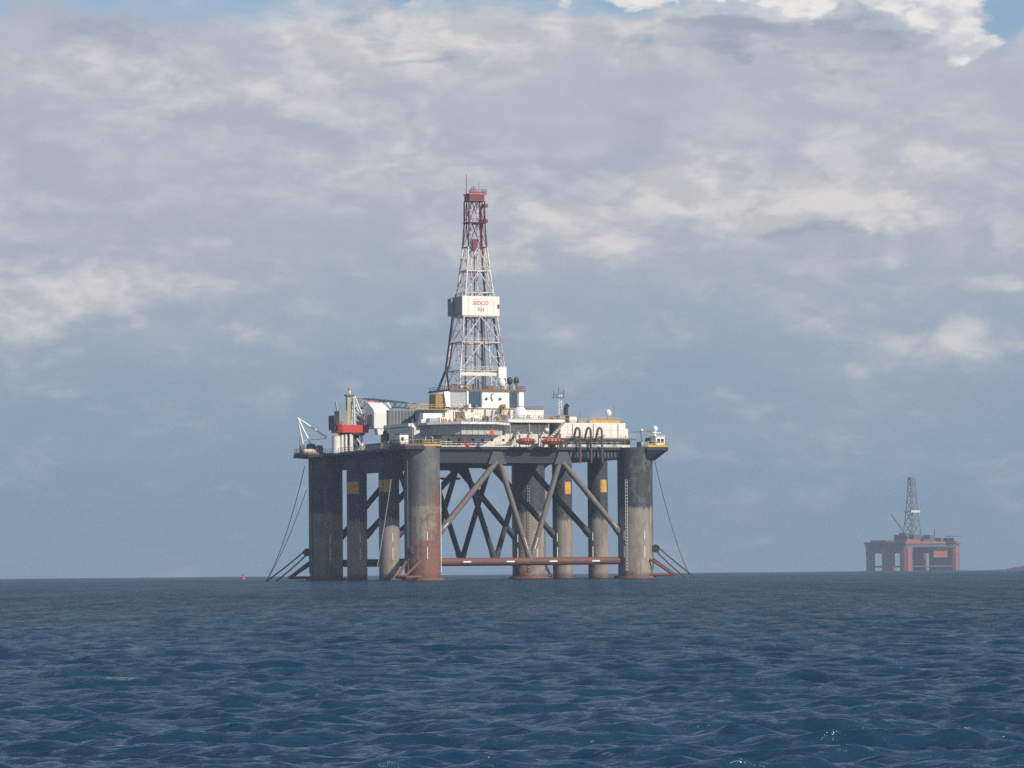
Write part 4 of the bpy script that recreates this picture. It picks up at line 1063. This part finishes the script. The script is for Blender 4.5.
# ------------------------------------------------------------------ far rig
def far_rig():
    y = 4400.0; x = 452.0
    F = Matrix.Translation((x, y, drop(x * x + y * y))) @ Matrix.Rotation(math.radians(35), 4, 'Z')
    t = Thing('drilling_rig', 'distant red drilling rig with a grey derrick, faint in the haze near the right edge', 'drilling rig', F)
    rd, dk, gy = M['far_red'], M['far_dark_hazy'], M['far_grey_hazy']
    hw, hl = 36, 31
    for su in (-1, 1):
        b = MB(); b.prism([(su * hw - 7, -hl - 10), (su * hw + 7, -hl - 10), (su * hw + 7, hl + 10), (su * hw - 7, hl + 10)], -6, .4); t.mb('pontoon', b, dk)
        for k, v in enumerate((-hl, 0, hl)):
            outer = (su, k) in ((-1, 2), (1, 0)); r = 4.8 if outer else (7.2 if su < 0 else 8.6)
            b = MB(); b.tube([(su * hw, v, -1), (su * hw, v, 27)], r, 24); c = t.mb('column', b, rd)
            if outer: b = MB(); b.tube([(su * hw, v, 17), (su * hw, v, 19), (su * hw, v, 26.4)], [3.4, 5.2, 5.2], 24); t.mb('column_head', b, rd, c)
            for q in (-1.0, 1.0):
                t.bar('riser_pipe', (su * hw + q * r * .5, v - r * .9, 1), (su * hw + q * r * .5, v - r * .9, 27), .6, dk if q > 0 else M['far_grey_hazy'], c)
        t.block('bulkhead', su * hw - 2, su * hw + 2, -hl + 7, hl - 7, 20, 27, rd)
    b = MB(); b.box(hw - 4, hw + 5, -hl + 4, -8, .5, 26.4); t.mb('storage_tank', b, rd)
    b = MB(); b.box(6, hw - 9, -hl + 2, -hl + 6, 15, 26.4); t.mb('storage_tank', b, rd)
    for v in (-hl, 0, hl):
        t.bar('horizontal_brace', (-hw, v, 5), (hw, v, 5), .9, dk)
    b = MB(); b.box(-hw - 4, hw + 4, -hl - 4, hl + 4, 26.5, 32); t.mb('deck_hull', b, dk)
    t.block('deck_edge', -hw - 5, hw + 5, -hl - 5.2, -hl - 4, 30.5, 33, rd); t.block('deck_edge', -hw - 5.2, -hw - 4, -hl - 5, hl + 5, 30.5, 33, rd)
    for (a0, a1, b0, b1, c1, m) in ((-34, -14, -30, -10, 35.5, rd), (14, 34, -33, 0, 37, dk), (-10, 12, -14, 20, 41, dk), (-36, -18, 4, 30, 35, dk), (18, 36, 4, 33, 36.5, rd), (-12, 6, -32, -18, 36, dk), (4, 10, -26, -16, 40, dk), (-16, -11, -8, 4, 43, dk)):
        b = MB(); b.box(a0, a1, b0, b1, 32, c1); t.mb('deckhouse', b, m)
    b = MB(); b.prism([(-18 + 10 * math.cos(k * math.pi / 4 + .39) + 46, -44 + 10 * math.sin(k * math.pi / 4 + .39) + 4) for k in range(8)], 38.2, 39.2); t.mb('helideck', b, rd)
    prof = [(41, 7.2), (54, 5.9), (67, 4.8), (80, 4.0), (93, 3.3), (103, 2.8)]
    b = MB(); b.box(-7.6, 7.6, -7.6, 7.6, 41.01, 42); der = t.mb('derrick', b, gy)
    for i in range(5):
        (z0, h0), (z1, h1) = prof[i], prof[i + 1]
        cs = [(-1, -1), (1, -1), (1, 1), (-1, 1)]
        for q in range(4):
            a, c = cs[q], cs[(q + 1) % 4]
            t.bar('leg', (a[0] * h0, a[1] * h0, z0), (a[0] * h1, a[1] * h1, z1), .55, gy, der)
            t.bar('girt', (a[0] * h1, a[1] * h1, z1), (c[0] * h1, c[1] * h1, z1), .4, gy, der)
            t.bar('brace', (a[0] * h0, a[1] * h0, z0), (c[0] * h1, c[1] * h1, z1), .35, gy, der)
            t.bar('brace', (c[0] * h0, c[1] * h0, z0), (a[0] * h1, a[1] * h1, z1), .35, gy, der)
    b = MB(); b.box(-6.6, 6.6, -6.6, 6.6, 66, 68.6); t.mb('racking_board', b, M['cream'], der)
    b = MB(); b.box(-3.2, 3.2, -3.2, 3.2, 103, 106); t.mb('crown_block', b, gy, der)
    t.bar('guide_rail', (0, 0, 42), (0, 0, 103), 1.0, gy, der)
    t.bar('crane_boom', (-24, -20, 38), (-41, -12, 64), .8, dk); b = MB(); b.tube([(-24, -20, 32), (-24, -20, 39)], 2, 12); t.mb('crane_pedestal', b, dk)
    t.bar('radio_mast', (16, -20, 38), (16, -20, 47), .7, dk)
far_rig()

# ------------------------------------------------------------------ low headland at the right
def headland():
    rng = np.random.default_rng(3)
    nx, ny = 150, 26
    vs, fs = [], []
    for j in range(ny):
        for i in range(nx):
            x = 560 + i * 8.0; y = 4750 + j * 14.0
            e = min(1, max(0, (x - 590) / 60.)); s = math.sin(math.pi * j / (ny - 1)) ** .6
            hgt = (1.6 * e + 7.5 * min(1, max(0, (x - 632) / 40.)) ** .8 * (.75 + .12 * math.sin(x * .031) + .10 * math.sin(x * .083 + y * .02)))
            z = -4 + (4 + hgt + rng.normal(0, .25) * e) * s * (1 if e > 0 else 0)
            vs.append((x, y, z + drop(x * x + y * y)))
    for j in range(ny - 1):
        for i in range(nx - 1):
            a = j * nx + i; fs.append((a, a + 1, a + nx + 1, a + nx))
    m, n, b = base_mat('headland_ground')
    pos = n.new('ShaderNodeNewGeometry').outputs['Position']
    n.put(b.inputs['Base Color'], n.mix(n.step(n.noise(pos, .09, 5), .4, .65), (.06, .038, .028), (.03, .034, .022)))
    b.inputs['Roughness'].default_value = .9
    me = mesh_from('headland', vs, fs, m)
    o = bpy.data.objects.new('headland', me); COL.objects.link(o); o['kind'] = 'structure'; o['label'] = 'low brown headland at the right end of the horizon'
headland()

# ------------------------------------------------------------------ haze: one closed box of even air
def haze():
    b = MB(); b.box(-7300, 7300, -7300, 7300, -8.5, 112.0)
    m = bpy.data.materials.new('haze_air'); m.use_nodes = True; m.node_tree.nodes.clear()
    n = NT(m.node_tree)
    v = n.new('ShaderNodeVolumePrincipled')
    v.inputs['Color'].default_value = (.67, .80, .93, 1)
    v.inputs['Density'].default_value = .00013
    v.inputs['Density Attribute'].default_value = ''
    v.inputs['Color Attribute'].default_value = ''
    v.inputs['Temperature Attribute'].default_value = ''
    v.inputs['Anisotropy'].default_value = .35
    out = n.new('ShaderNodeOutputMaterial'); n.nt.links.new(v.outputs[0], out.inputs['Volume'])
    try: m.cycles.homogeneous_volume = True
    except Exception: pass
    o = bpy.data.objects.new('haze', b.mesh('haze', m)); COL.objects.link(o)
    o['kind'] = 'stuff'; o['label'] = 'thin blue haze over the sea'
haze()
